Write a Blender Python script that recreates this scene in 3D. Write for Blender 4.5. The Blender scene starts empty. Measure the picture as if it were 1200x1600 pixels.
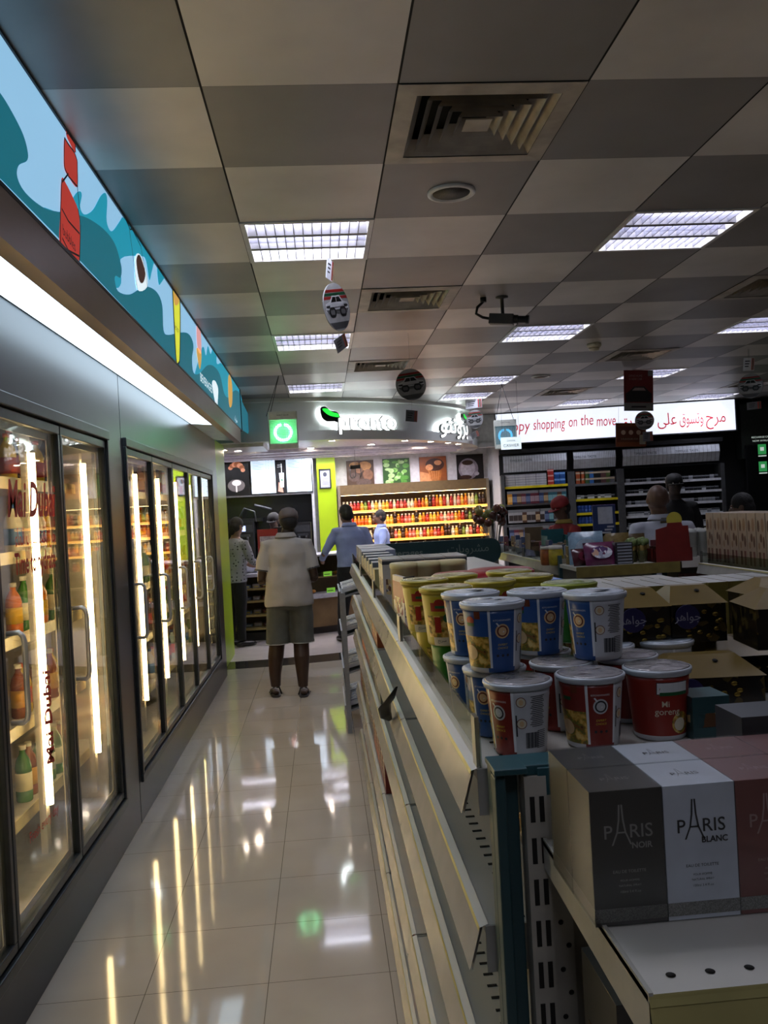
import bpy, bmesh, math, random
from mathutils import Vector, Matrix
random.seed(7)
C = bpy.context.scene.collection
SC = bpy.context.scene
R = math.radians
PI = math.pi

# ------------------------------------------------------------------ camera
EYE = Vector((0, 0, 1.535)); FPX = 1323.77
_y, _p, _r = .0733, -.0035, -.0537
_f = Vector((math.sin(_y)*math.cos(_p), math.cos(_y)*math.cos(_p), math.sin(_p)))
_rt = Vector((math.cos(_y), -math.sin(_y), 0)); _up = _rt.cross(_f)
CX = _rt*math.cos(_r)+_up*math.sin(_r); CY = -_rt*math.sin(_r)+_up*math.cos(_r)
cd = bpy.data.cameras.new('camera'); cam = bpy.data.objects.new('camera', cd); C.objects.link(cam)
m = Matrix((CX, CY, -_f)).transposed().to_4x4(); m.translation = EYE
cam.matrix_world = m
cd.sensor_fit = 'AUTO'; cd.sensor_width = 36; cd.lens = FPX*36/1600; cd.clip_start = .05; cd.clip_end = 60
SC.camera = cam

def ray(u, v): return CX*(u-600)/FPX + CY*(800-v)/FPX + _f
def at(u, v, ax, val):
    """point where the sight line of photo pixel (u, v) meets the plane of one axis"""
    d = ray(u, v); return EYE + d*((val-EYE[ax])/d[ax])
def at_plane(u, v, p, n):
    d = ray(u, v); return EYE + d*((Vector(p)-EYE).dot(n)/d.dot(n))

# ------------------------------------------------------------------ world, exposure, light powers
SC.view_settings.view_transform = 'Standard'; SC.view_settings.look = 'None'
SC.view_settings.exposure = 0.0; SC.view_settings.gamma = 1.0
W = bpy.data.worlds.new('world'); SC.world = W; W.use_nodes = True
W.node_tree.nodes['Background'].inputs[0].default_value = (.05, .055, .065, 1)
W.node_tree.nodes['Background'].inputs[1].default_value = 1.0
P_FIX = 17.0          # watts per ceiling fixture
E_TUBE = 34.0        # cooler tubes
E_STRIP = 3.2        # canopy light strip
E_SIGN = .95         # lit sign faces
E_JUICE = 15.0

# ------------------------------------------------------------------ materials
def lin(c):
    if isinstance(c, str):
        c = c.lstrip('#'); c = tuple(int(c[i:i+2], 16)/255 for i in (0, 2, 4))
    return tuple(x/12.92 if x <= .04045 else ((x+.055)/1.055)**2.4 for x in c)
MC = {}
def M(name, col, rough=.5, metal=0., emit=0., noise=.12, scale=18., spec=.5, col2=None, bump=0., trans=0.):
    if name in MC: return MC[name]
    c = lin(col); mt = bpy.data.materials.new(name); mt.use_nodes = True
    nt = mt.node_tree; N = nt.nodes; L = nt.links; b = N['Principled BSDF']
    b.inputs['Roughness'].default_value = rough; b.inputs['Metallic'].default_value = metal
    b.inputs['Specular IOR Level'].default_value = spec
    b.inputs['Base Color'].default_value = (*c, 1)
    tc = N.new('ShaderNodeTexCoord')
    nz = N.new('ShaderNodeTexNoise'); nz.inputs['Scale'].default_value = scale; nz.inputs['Detail'].default_value = 4
    L.new(tc.outputs['Object'], nz.inputs['Vector'])
    cr = N.new('ShaderNodeValToRGB'); L.new(nz.outputs['Fac'], cr.inputs['Fac'])
    c2 = lin(col2) if col2 else c
    k = noise
    cr.color_ramp.elements[0].position = .3; cr.color_ramp.elements[1].position = .7
    cr.color_ramp.elements[0].color = (*[min(1, x*(1-k)) for x in c], 1)
    cr.color_ramp.elements[1].color = (*[min(1, x*(1+k)) for x in c2], 1)
    L.new(cr.outputs['Color'], b.inputs['Base Color'])
    if emit:
        L.new(cr.outputs['Color'], b.inputs['Emission Color']); b.inputs['Emission Strength'].default_value = emit
    if bump:
        bp = N.new('ShaderNodeBump'); bp.inputs['Strength'].default_value = bump; bp.inputs['Distance'].default_value = .01
        L.new(nz.outputs['Fac'], bp.inputs['Height']); L.new(bp.outputs['Normal'], b.inputs['Normal'])
    if trans: b.inputs['Transmission Weight'].default_value = trans
    MC[name] = mt; return mt
def EM(name, col, s): return M(name, col, .6, 0, s, noise=0)
def glass_mat(name, tint='#ffffff', ior=1.5, rough=.02, base=.0):
    if name in MC: return MC[name]
    mt = bpy.data.materials.new(name); mt.use_nodes = True; nt = mt.node_tree; N = nt.nodes; L = nt.links
    N.clear(); o = N.new('ShaderNodeOutputMaterial'); mx = N.new('ShaderNodeMixShader')
    tr = N.new('ShaderNodeBsdfTransparent'); tr.inputs[0].default_value = (*lin(tint), 1)
    gl = N.new('ShaderNodeBsdfGlossy'); gl.inputs['Roughness'].default_value = rough
    fr = N.new('ShaderNodeLayerWeight'); fr.inputs[0].default_value = .5
    pw = N.new('ShaderNodeMath'); pw.operation = 'POWER'; pw.inputs[1].default_value = 4.5; L.new(fr.outputs['Facing'], pw.inputs[0])
    ad = N.new('ShaderNodeMath'); ad.operation = 'MULTIPLY_ADD'; ad.use_clamp = True; ad.inputs[1].default_value = .9; ad.inputs[2].default_value = .03+base
    L.new(pw.outputs[0], ad.inputs[0]); L.new(ad.outputs[0], mx.inputs[0]); L.new(tr.outputs[0], mx.inputs[1]); L.new(gl.outputs[0], mx.inputs[2])
    L.new(mx.outputs[0], o.inputs[0]); MC[name] = mt; return mt
def multi(name, cols, scale=60, rough=.4, kind='voronoi'):
    """mottled print of several colours (food pictures, mixed wrappers)"""
    if name in MC: return MC[name]
    mt = bpy.data.materials.new(name); mt.use_nodes = True; nt = mt.node_tree; N = nt.nodes; L = nt.links
    b = N['Principled BSDF']; b.inputs['Roughness'].default_value = rough
    tc = N.new('ShaderNodeTexCoord'); 
    if kind == 'voronoi':
        t = N.new('ShaderNodeTexVoronoi'); t.inputs['Scale'].default_value = scale
        sp = N.new('ShaderNodeSeparateColor'); L.new(t.outputs['Color'], sp.inputs[0]); fac = sp.outputs[0]
    else:
        t = N.new('ShaderNodeTexNoise'); t.inputs['Scale'].default_value = scale; t.inputs['Detail'].default_value = 6; fac = t.outputs['Fac']
    L.new(tc.outputs['Object'], t.inputs['Vector'])
    cr = N.new('ShaderNodeValToRGB'); L.new(fac, cr.inputs['Fac']); cr.color_ramp.interpolation = 'CONSTANT' if kind == 'voronoi' else 'LINEAR'
    e = cr.color_ramp.elements; n = len(cols)
    lo, hi = (0, 1) if kind == 'voronoi' else (.32, .68)
    e[0].position = lo; e[0].color = (*lin(cols[0]), 1); e[1].position = lo+(hi-lo)*(n-1)/n; e[1].color = (*lin(cols[-1]), 1)
    for i in range(1, n-1):
        q = e.new(lo+(hi-lo)*i/n); q.color = (*lin(cols[i]), 1)
    L.new(cr.outputs['Color'], b.inputs['Base Color']); MC[name] = mt; return mt

# ------------------------------------------------------------------ mesh builder
class B:
    def __init__(s): s.v = []; s.f = []; s.mi = []; s.sm = []
    def face(s, pts, mi=0, sm=False):
        n = len(s.v); s.v += [tuple(p) for p in pts]; s.f.append(tuple(range(n, n+len(pts)))); s.mi.append(mi); s.sm.append(sm)
    def raw(s, vs, fs, mi=0, sm=False):
        n = len(s.v); s.v += [tuple(p) for p in vs]
        for k, f in enumerate(fs):
            s.f.append(tuple(n+i for i in f)); s.mi.append(mi[k] if isinstance(mi, list) else mi); s.sm.append(sm)
    def box(s, x0, y0, z0, x1, y1, z1, mi=0, T=None, top=None):
        if x0 > x1: x0, x1 = x1, x0
        if y0 > y1: y0, y1 = y1, y0
        if z0 > z1: z0, z1 = z1, z0
        vs = [Vector(p) for p in ((x0,y0,z0),(x1,y0,z0),(x1,y1,z0),(x0,y1,z0),(x0,y0,z1),(x1,y0,z1),(x1,y1,z1),(x0,y1,z1))]
        if T is not None: vs = [T @ p for p in vs]
        fs = [(0,3,2,1),(4,5,6,7),(0,1,5,4),(1,2,6,5),(2,3,7,6),(3,0,4,7)]
        s.raw(vs, fs, [mi]*6 if top is None else [mi, top, mi, mi, mi, mi])
    def rbox(s, x0, y0, z0, x1, y1, z1, r, mi=0, seg=3, T=None):
        """box with rounded vertical corners"""
        pts = []
        for cx, cy, a0 in ((x1-r, y1-r, 0), (x0+r, y1-r, 90), (x0+r, y0+r, 180), (x1-r, y0+r, 270)):
            for k in range(seg+1):
                a = R(a0+90*k/seg); pts.append((cx+r*math.cos(a), cy+r*math.sin(a)))
        s.prism(pts, z0, z1, mi, T)
    def prism(s, pts, z0, z1, mi=0, T=None, side=None, sm=False):
        """2-D outline (x, y) extruded along z"""
        n = len(pts); a = [Vector((p[0], p[1], z0)) for p in pts]; b = [Vector((p[0], p[1], z1)) for p in pts]
        if T is not None: a = [T @ p for p in a]; b = [T @ p for p in b]
        s.face(list(reversed(a)), mi); s.face(b, mi)
        k = len(s.v); s.v += [tuple(p) for p in a+b]
        for i in range(n):
            j = (i+1) % n; s.f.append((k+i, k+j, k+n+j, k+n+i)); s.mi.append(mi if side is None else side); s.sm.append(sm)
    def lathe(s, prof, c=(0,0,0), seg=24, mi=0, T=None, sm=True, sy=1., a0=0, a1=360, mif=None, caps=True):
        """profile [(r, z)] spun about z"""
        full = abs(a1-a0) >= 360; m_ = seg if full else seg+1; k = len(s.v); c = Vector(c)
        for (r, z) in prof:
            for i in range(m_):
                a = R(a0+(a1-a0)*i/seg); p = Vector((r*math.cos(a), r*math.sin(a)*sy, z)) + c
                if T is not None: p = T @ p
                s.v.append(tuple(p))
        for q in range(len(prof)-1):
            for i in range(seg):
                j = (i+1) % m_ if full else i+1
                s.f.append((k+q*m_+i, k+q*m_+j, k+(q+1)*m_+j, k+(q+1)*m_+i))
                s.mi.append(mif(i/seg, q) if mif else (mi[q] if isinstance(mi, list) else mi)); s.sm.append(sm)
        if full and caps:
            lo, hi = (mi[0], mi[-1]) if isinstance(mi, list) else (mi, mi)
            if prof[0][0] > 1e-5: s.f.append(tuple(reversed(range(k, k+m_)))); s.mi.append(lo); s.sm.append(False)
            if prof[-1][0] > 1e-5: q = k+(len(prof)-1)*m_; s.f.append(tuple(range(q, q+m_))); s.mi.append(hi); s.sm.append(False)
    def tube(s, pts, rad, seg=10, mi=0, sq=1., cap=True, sm=True, up=None):
        """round or squashed tube along points with a radius each"""
        pts = [Vector(p) for p in pts]; n = len(pts)
        if not isinstance(rad, (list, tuple)): rad = [rad]*n
        k = len(s.v); prev = None
        for i, p in enumerate(pts):
            d = (pts[min(i+1, n-1)]-pts[max(i-1, 0)]).normalized()
            u = Vector(up) if up else (prev if prev else (Vector((0,0,1)) if abs(d.z) < .9 else Vector((1,0,0))))
            u = (u - d*u.dot(d))
            if u.length < 1e-5: u = d.orthogonal()
            u.normalize(); w = d.cross(u); prev = u
            for j in range(seg):
                a = 2*PI*j/seg; s.v.append(tuple(p + (w*math.cos(a) + u*math.sin(a)*sq)*rad[i]))
        for i in range(n-1):
            for j in range(seg):
                jj = (j+1) % seg
                s.f.append((k+i*seg+j, k+i*seg+jj, k+(i+1)*seg+jj, k+(i+1)*seg+j)); s.mi.append(mi); s.sm.append(sm)
        if cap:
            s.f.append(tuple(reversed(range(k, k+seg)))); s.mi.append(mi); s.sm.append(sm)
            q = k+(n-1)*seg; s.f.append(tuple(range(q, q+seg))); s.mi.append(mi); s.sm.append(sm)
    def loft(s, rings, seg=20, mi=0, sm=True, e=2.0):
        """rings [(centre, rx, ry)] lying level, superellipse exponent e"""
        k = len(s.v); n = len(rings)
        for c, rx, ry in rings:
            for j in range(seg):
                a = 2*PI*j/seg; ca, sa = math.cos(a), math.sin(a)
                x = math.copysign(abs(ca)**(2/e), ca)*rx; y = math.copysign(abs(sa)**(2/e), sa)*ry
                s.v.append((c[0]+x, c[1]+y, c[2]))
        for i in range(n-1):
            for j in range(seg):
                jj = (j+1) % seg
                s.f.append((k+i*seg+j, k+i*seg+jj, k+(i+1)*seg+jj, k+(i+1)*seg+j)); s.mi.append(mi); s.sm.append(sm)
        s.f.append(tuple(reversed(range(k, k+seg)))); s.mi.append(mi); s.sm.append(sm)
        q = k+(n-1)*seg; s.f.append(tuple(range(q, q+seg))); s.mi.append(mi); s.sm.append(sm)
    def ball(s, c, rx, ry=None, rz=None, mi=0, seg=16, rings=10, T=None):
        ry = ry or rx; rz = rz or rx; k = len(s.v)
        for i in range(rings+1):
            t = PI*i/rings
            for j in range(seg):
                a = 2*PI*j/seg; p = Vector((c[0]+rx*max(math.sin(t), 1e-4)*math.cos(a), c[1]+ry*max(math.sin(t), 1e-4)*math.sin(a), c[2]-rz*math.cos(t)))
                if T is not None: p = T @ p
                s.v.append(tuple(p))
        for i in range(rings):
            for j in range(seg):
                jj = (j+1) % seg
                s.f.append((k+i*seg+j, k+i*seg+jj, k+(i+1)*seg+jj, k+(i+1)*seg+j)); s.mi.append(mi); s.sm.append(True)
    def text(s, body, size, fn, mi=0, extrude=0., bold=0., shear=0., align='CENTER', width=None):
        """lettering: fn maps flat (x, y, z) to the surface"""
        cu = bpy.data.curves.new('t', 'FONT'); cu.body = body; cu.size = size; cu.align_x = align; cu.align_y = 'CENTER'
        cu.extrude = extrude; cu.offset = bold; cu.shear = shear; cu.resolution_u = 3
        o = bpy.data.objects.new('t', cu); me = bpy.data.meshes.new_from_object(o)
        vs = [v.co.copy() for v in me.vertices]
        if vs:
            if width:
                x0 = min(v.x for v in vs); x1 = max(v.x for v in vs); k = width/max(1e-6, x1-x0); mid = (x0+x1)/2
                for v in vs: v.x = (v.x-mid)*k
            s.raw([fn(v.x, v.y, v.z) for v in vs], [tuple(p.vertices) for p in me.polygons], mi)
        bpy.data.objects.remove(o); bpy.data.curves.remove(cu); bpy.data.meshes.remove(me)
    def build(s, name, mats, parent=None, loc=None, rz=0, bevel=0, fixn=True, **tags):
        me = bpy.data.meshes.new(name); me.from_pydata(s.v, [], s.f)
        if not isinstance(mats, (list, tuple)): mats = [mats]
        for x in mats: me.materials.append(x)
        me.polygons.foreach_set('material_index', s.mi); me.polygons.foreach_set('use_smooth', s.sm)
        me.update()
        if fixn:
            bm = bmesh.new(); bm.from_mesh(me); bmesh.ops.recalc_face_normals(bm, faces=bm.faces[:]); bm.to_mesh(me); bm.free()
        o = bpy.data.objects.new(name, me); C.objects.link(o)
        if parent: o.parent = parent
        if loc is not None: o.location = loc
        if rz: o.rotation_euler.z = rz
        if bevel:
            mo = o.modifiers.new('bev', 'BEVEL'); mo.width = bevel; mo.segments = 2; mo.limit_method = 'ANGLE'
        tag(o, **tags); return o

def tag(o, label=None, cat=None, group=None, kind=None):
    if label: o['label'] = label
    if cat: o['category'] = cat
    if group: o['group'] = group
    if kind: o['kind'] = kind
    return o
def thing(name, label, cat, loc=(0,0,0), rz=0, group=None):
    o = bpy.data.objects.new(name, None); C.objects.link(o); o.location = loc; o.rotation_euler = (0, 0, rz)
    o.empty_display_size = .05
    return tag(o, label, cat, group)
def dup(root, loc=None, rz=None, label=None, group=None, parent=None, scale=None):
    r = root.copy(); C.objects.link(r)
    if loc is not None: r.location = loc
    if rz is not None: r.rotation_euler = (0, 0, rz)
    if scale is not None: r.scale = scale if isinstance(scale, (tuple, list)) else (scale,)*3
    if label: r['label'] = label
    if group: r['group'] = group
    elif label and 'group' in r: del r['group']
    if parent: r.parent = parent
    for ch in list(root.children): 
        c = dup(ch); c.parent = r
    return r

# Arabic letter joining (isolated, final, initial, medial forms)
AR = {'ا':(0xFE8D,0xFE8E,None,None),'ب':(0xFE8F,0xFE90,0xFE91,0xFE92),'ت':(0xFE95,0xFE96,0xFE97,0xFE98),'ج':(0xFE9D,0xFE9E,0xFE9F,0xFEA0),
 'ح':(0xFEA1,0xFEA2,0xFEA3,0xFEA4),'ر':(0xFEAD,0xFEAE,None,None),'س':(0xFEB1,0xFEB2,0xFEB3,0xFEB4),'ش':(0xFEB5,0xFEB6,0xFEB7,0xFEB8),
 'ط':(0xFEC1,0xFEC2,0xFEC3,0xFEC4),'ع':(0xFEC9,0xFECA,0xFECB,0xFECC),'ق':(0xFED5,0xFED6,0xFED7,0xFED8),'ل':(0xFEDD,0xFEDE,0xFEDF,0xFEE0),
 'م':(0xFEE1,0xFEE2,0xFEE3,0xFEE4),'ن':(0xFEE5,0xFEE6,0xFEE7,0xFEE8),'ه':(0xFEE9,0xFEEA,0xFEEB,0xFEEC),'و':(0xFEED,0xFEEE,None,None),
 'ى':(0xFEEF,0xFEF0,None,None),'ي':(0xFEF1,0xFEF2,0xFEF3,0xFEF4),'ء':(0xFE80,None,None,None)}
def arabic(t):
    out = []
    for i, ch in enumerate(t):
        if ch not in AR: out.append(ch); continue
        iso, fin, ini, med = AR[ch]
        pj = i > 0 and t[i-1] in AR and AR[t[i-1]][2] is not None and fin is not None
        nj = i < len(t)-1 and t[i+1] in AR and AR[t[i+1]][1] is not None and ini is not None
        out.append(chr(med if pj and nj else fin if pj else ini if nj else iso))
    return ''.join(reversed(out))
def flat(o, ax, ay, az=None):
    """surface map for text: origin, unit x, unit y and outward direction"""
    o, ax, ay = Vector(o), Vector(ax), Vector(ay); az = Vector(az) if az else ax.cross(ay)
    return lambda x, y, z: o+ax*x+ay*y+az*z

# ================================================================== SETTING
ZC = 2.839; CXL, CYL, T6 = -.895, 2.593, .6
KC = Vector((-.9, 12.8, 0)); KR = 3.22        # round kiosk
FIX = [(1,2),(1,6),(1,10),(4,2),(4,6),(4,10),(4,12),(7,6),(7,10),(7,14),(10,14),(1,-2),(4,-2),(7,2),(7,-2),(1,-6),(4,-6)]  # fixtures behind and right of the view are unseen, added to light the foreground
VEN = [(2,0),(2,4),(2,8),(6,4),(6,8),(6,12),(10,12)]
# --- ceiling: satin metal tiles in two tones, open where a lamp or grille sits
def ceiling():
    b = B()
    for i in range(-1, 14):
        for j in range(-8, 19):
            if (i, j) in FIX or (i, j) in VEN: continue
            x0 = CXL+T6*i; y0 = CYL+T6*j; g = .0035
            q = [(x0+g, y0+.0008, ZC), (x0+T6-g, y0+.0008, ZC), (x0+T6-g, y0+T6-.0008, ZC), (x0+g, y0+T6-.0008, ZC)]
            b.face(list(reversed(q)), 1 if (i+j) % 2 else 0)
    b.box(CXL-T6, CYL-8*T6, ZC+.25, CXL+14*T6, CYL+19*T6, ZC+.3, 2)
    for i in range(-1, 15):
        x = CXL+T6*i; b.box(x-.003, CYL-8*T6, ZC+.004, x+.003, CYL+19*T6, ZC+.03, 2)
    return b
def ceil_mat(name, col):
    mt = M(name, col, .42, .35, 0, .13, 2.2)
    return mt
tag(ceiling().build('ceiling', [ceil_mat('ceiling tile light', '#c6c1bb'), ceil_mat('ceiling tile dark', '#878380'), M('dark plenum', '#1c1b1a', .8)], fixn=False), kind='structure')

# --- floor: glossy cream tiles, thin joints; kiosk ground beyond a dark granite ring
def floor_mat():
    mt = bpy.data.materials.new('polished cream tile'); mt.use_nodes = True; nt = mt.node_tree; N = nt.nodes; L = nt.links
    b = N['Principled BSDF']; b.inputs['Roughness'].default_value = .06; b.inputs['Specular IOR Level'].default_value = .55
    tc = N.new('ShaderNodeTexCoord'); sp = N.new('ShaderNodeSeparateXYZ'); L.new(tc.outputs['Object'], sp.inputs[0])
    def joint(sock, off):
        a = N.new('ShaderNodeMath'); a.operation = 'ADD'; a.inputs[1].default_value = -off+40; L.new(sock, a.inputs[0])
        mo = N.new('ShaderNodeMath'); mo.operation = 'MODULO'; mo.inputs[1].default_value = .4; L.new(a.outputs[0], mo.inputs[0])
        c = N.new('ShaderNodeMath'); c.operation = 'SUBTRACT'; c.inputs[1].default_value = .2; L.new(mo.outputs[0], c.inputs[0])
        d = N.new('ShaderNodeMath'); d.operation = 'ABSOLUTE'; L.new(c.outputs[0], d.inputs[0])
        e = N.new('ShaderNodeMath'); e.operation = 'GREATER_THAN'; e.inputs[1].default_value = .1987; L.new(d.outputs[0], e.inputs[0]); return e
    jx = joint(sp.outputs[0], -.6569); jy = joint(sp.outputs[1], 2.805)
    mx = N.new('ShaderNodeMath'); mx.operation = 'MAXIMUM'; L.new(jx.outputs[0], mx.inputs[0]); L.new(jy.outputs[0], mx.inputs[1])
    nz = N.new('ShaderNodeTexNoise'); nz.inputs['Scale'].default_value = 3.; nz.inputs['Detail'].default_value = 5; L.new(tc.outputs['Object'], nz.inputs['Vector'])
    cr = N.new('ShaderNodeValToRGB'); L.new(nz.outputs['Fac'], cr.inputs[0])
    cr.color_ramp.elements[0].color = (*lin('#a69c8e'), 1); cr.color_ramp.elements[1].color = (*lin('#bdb4a6'), 1)
    mix = N.new('ShaderNodeMix'); mix.data_type = 'RGBA'; L.new(mx.outputs[0], mix.inputs[0]); L.new(cr.outputs[0], mix.inputs[6]); mix.inputs[7].default_value = (*lin('#6a6155'), 1)
    L.new(mix.outputs[2], b.inputs['Base Color']); return mt
b = B(); b.box(-2.2, -3, -.1, 8.2, 14.2, 0, 0); b.build('floor', floor_mat(), kind='structure')
def arc_band(r0, r1, a0, a1, z0, z1, n=48, mi=0, b=None):
    b = b or B()
    for k in range(n):
        A, Bq = R(a0+(a1-a0)*k/n), R(a0+(a1-a0)*(k+1)/n)
        P = lambda r, a, z: (KC.x+r*math.cos(a), KC.y+r*math.sin(a), z)
        b.face([P(r0,A,z1), P(r1,A,z1), P(r1,Bq,z1), P(r0,Bq,z1)], mi); b.face([P(r0,A,z0), P(r0,Bq,z0), P(r1,Bq,z0), P(r1,A,z0)], mi)
        b.face([P(r1,A,z0), P(r1,Bq,z0), P(r1,Bq,z1), P(r1,A,z1)], mi); b.face([P(r0,A,z0), P(r0,A,z1), P(r0,Bq,z1), P(r0,Bq,z0)], mi)
    return b
arc_band(3.72, 4.15, -110, -8, 0, .003).build('trim_1', M('dark granite', '#35322f', .12, 0, 0, .5, 160), kind='structure')
arc_band(.2, 3.72, -118, -4, 0, .002).build('floor_kiosk', M('pale kiosk stone', '#cfc6c4', .14, 0, 0, .05, 6), kind='structure')

# --- walls
wallm = M('dim painted wall', '#6d6a68', .6)
b = B(); b.box(-2.2, -3, 0, -2.05, 14, 3.1); b.build('wall_left', wallm, kind='structure')
b = B(); b.box(8.1, -3, 0, 8.2, 14, 3.1); b.build('wall_right', M('dark shop wall', '#2a2b2c', .5), kind='structure')
b = B(); b.box(-2.2, 13.4, 0, 8.2, 13.6, 3.1); b.build('wall_back', M('white kiosk wall', '#cfcdd0', .5), kind='structure')
b = B(); b.box(-2.2, -3.1, 0, 8.2, -3, 3.1); b.build('wall_front', wallm, kind='structure')
# lime green end wall of the cold room and lime pier in the kiosk
lime = M('lime gloss paint', '#a3c21d', .32, 0, 0, .04, 3)
b = B(); b.box(-2.0, 8.36, 0, -1.05, 9.55, 2.34); b.build('wall_lime', lime, kind='structure', bevel=.01)
x0 = at(497, 780, 1, 13.2).x; x1 = at(526, 780, 1, 13.2).x
b = B(); b.box(x0, 13.15, 0, x1, 13.4, 2.42); b.build('pillar', lime, kind='structure')
# kiosk canopy: ring fascia with lips, its own lower ceiling
b = arc_band(3.12, 3.20, -112, 12, 2.47, 2.80)
arc_band(3.12, 3.30, -112, 12, 2.80, 2.838, b=b, mi=0); arc_band(3.05, 3.27, -112, 12, 2.36, 2.47, b=b, mi=0)
b.build('trim_2', M('satin silver fascia', '#d3d7d2', .33, .3, 0, .03, 2), kind='structure')
b = B()
pts = [(KC.x+3.1*math.cos(R(a)), KC.y+3.1*math.sin(R(a))) for a in range(-118, 14, 4)]
b.prism(pts+[(KC.x+3.1, 13.39), (-2.1, 13.39), (-2.1, 10.1)], 2.40, 2.44); b.build('ceiling_kiosk', M('kiosk ceiling white', '#d8d3dc', .3), kind='structure')
b = B()
for k, y in enumerate((11.4, 11.9, 12.4, 12.8)):   # stepped cove ribs over the counter
    b.box(-1.9, y, 2.36-.0, 2.1, y+.09, 2.40)
b.box(-1.5, 9.7, 2.32, -.62, 10.5, 2.40)
b.build('trim_3', M('kiosk ceiling white', '#d8d3dc', .3), kind='structure')
# wall slab closing the gap right of the kiosk and beside the tobacco wall
b = B(); b.box(2.68, 12.5, 0, 2.86, 13.4, 2.838); b.build('wall_partition', M('pale column', '#b5b6b8', .4), kind='structure')
b = B(); b.box(2.12, 12.28, 2.36, 2.67, 12.36, 2.838); b.box(2.12, 12.24, 2.36, 2.67, 12.28, 2.42); b.build('trim_4', M('pale beam', '#cdd0cf', .4), kind='structure')
b = B(); b.box(-2.05, -2.9, 2.31, -1.0, 8.36, 2.838); b.build('wall_bulkhead', wallm, kind='structure')

# ================================================================== CEILING FITTINGS
lmp = bpy.data.lights.new('lamp', 'AREA'); lmp.shape = 'SQUARE'; lmp.size = .52; lmp.energy = P_FIX; lmp.color = (.82, .84, 1.0)
def fixture():
    t = thing('ceiling_light', '', 'ceiling light')
    b = B(); o = .3
    for (x0,y0,x1,y1) in ((-o,-o,o,-o+.022),(-o,o-.022,o,o),(-o,-o,-o+.022,o),(o-.022,-o,o,o)): b.box(x0,y0,-.006,x1,y1,.012)
    b.build('frame', M('white enamel', '#c9c7c4', .3), t)
    b = B()
    b.box(-.295,-.295,.1,.295,.295,.115)
    for s in (-1, 1):
        b.box(s*.295,-.295,.0,s*.28,.295,.1); b.box(-.295,s*.295,.0,.295,s*.28,.1)
    b.build('housing', M('white enamel', '#c9c7c4', .3), t)
    b = B()
    for y in (-.095, .095): b.box(-.278, y-.016, -.002, .278, y+.016, .05, 0)
    b.box(-.278, -.0015, 0, .278, .0015, .03, 1)
    for k in range(1, 13):
        x = -.278+.556*k/13
        b.box(x-.002, -.278, .0, x+.002, .278, .04, 1)
    b.build('louver', [M('lamp crossbar grey', '#77757a', .4), M('louver aluminium', '#8f8f9c', .35, .5)], t)
    lo = bpy.data.objects.new('tube_light', lmp); C.objects.link(lo); lo.parent = t; lo.location = (0,0,.085)
    return t
FX0 = fixture(); used = False
FL = {(1,2):'large bright ceiling light above the aisle, nearest to the drinks coolers',(1,6):'ceiling light over the aisle behind the hanging car mobile',(1,10):'small far ceiling light in front of the green lit fascia',
 (4,2):'large bright ceiling light at the upper right, alone among dark tiles',(4,6):'ceiling light right beside the security camera',(4,10):'far ceiling light behind the round car disc, upper of two',(4,12):'far ceiling light by the curved kiosk fascia, above a price card',
 (7,6):'ceiling light cut by the right edge of the photo',(7,10):'ceiling light right behind the red hanging poster',(7,14):'dull ceiling light just above the white lightbox, left of the red poster',(10,14):'dull ceiling light just above the right end of the white lightbox',
 (7,2):'unseen ceiling light added beyond the right edge over the shelves',(7,-2):'unseen ceiling light added behind the viewer at the far right',(1,-6):'second unseen ceiling light added behind the viewer over the aisle',(4,-6):'second unseen ceiling light added behind the viewer over the shelves',(1,-2):'unseen ceiling light added behind the viewer over the aisle',(4,-2):'unseen ceiling light added behind the viewer over the shelves'}
for c in FIX:
    loc = (CXL+T6*(c[0]+.5), CYL+T6*(c[1]+.5), ZC)
    if not used: FX0.location = loc; tag(FX0, FL[c], group='square louvred ceiling lights'); used = True
    else: dup(FX0, loc, None, FL[c], 'square louvred ceiling lights')
def vent():
    t = thing('air_vent', '', 'air vent')
    g = M('dusty vent metal', '#a39b90', .5, .2, 0, .25, 8)
    b = B()
    def ring(o, i, zo, zi, mi=0):
        for k in range(4):
            a = R(90*k); rot = lambda x, y, z: (x*math.cos(a)-y*math.sin(a), x*math.sin(a)+y*math.cos(a), z)
            b.face([rot(-o,-o,zo), rot(o,-o,zo), rot(i,-i,zi), rot(-i,-i,zi)], mi)
            b.face([rot(-o,-o,zo+.002), rot(-i,-i,zi+.002), rot(i,-i,zi+.002), rot(o,-o,zo+.002)], mi)
    ring(.298, .235, -.004, -.008); b.build('frame', g, t, fixn=False)
    for q, r in enumerate((.235, .195, .155, .115, .075)):
        b = B(); ring(r, r-.032, -.004, .045) ; b.build('vane', g, t, fixn=False)
    b = B(); b.box(-.045,-.045,.0,.045,.045,.004); b.build('centre_plate', g, t)
    b = B(); b.box(-.295,-.295,.09,.295,.295,.1); [b.box(s*.298,-.298,.0,s*.29,.298,.1) for s in (-1,1)]; [b.box(-.298,s*.298,.0,.298,s*.29,.1) for s in (-1,1)]
    b.build('duct_box', M('black duct', '#0c0c0c', .9), t)
    return t
V0 = vent()
VL = {(2,0):'large square air vent in the ceiling, nearest one, streaked with dust',(2,4):'square ceiling air vent above the round car disc, second nearest',(2,8):'small far air vent between the hanging disc and the kiosk fascia',
 (6,4):'dark air vent at the right edge of the ceiling',(6,8):'dark air vent beyond the smoke detector',(6,12):'far pale air vent above the white lightbox, left of the red poster',(10,12):'far dark air vent behind the hanging mobile at the right edge'}
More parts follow.
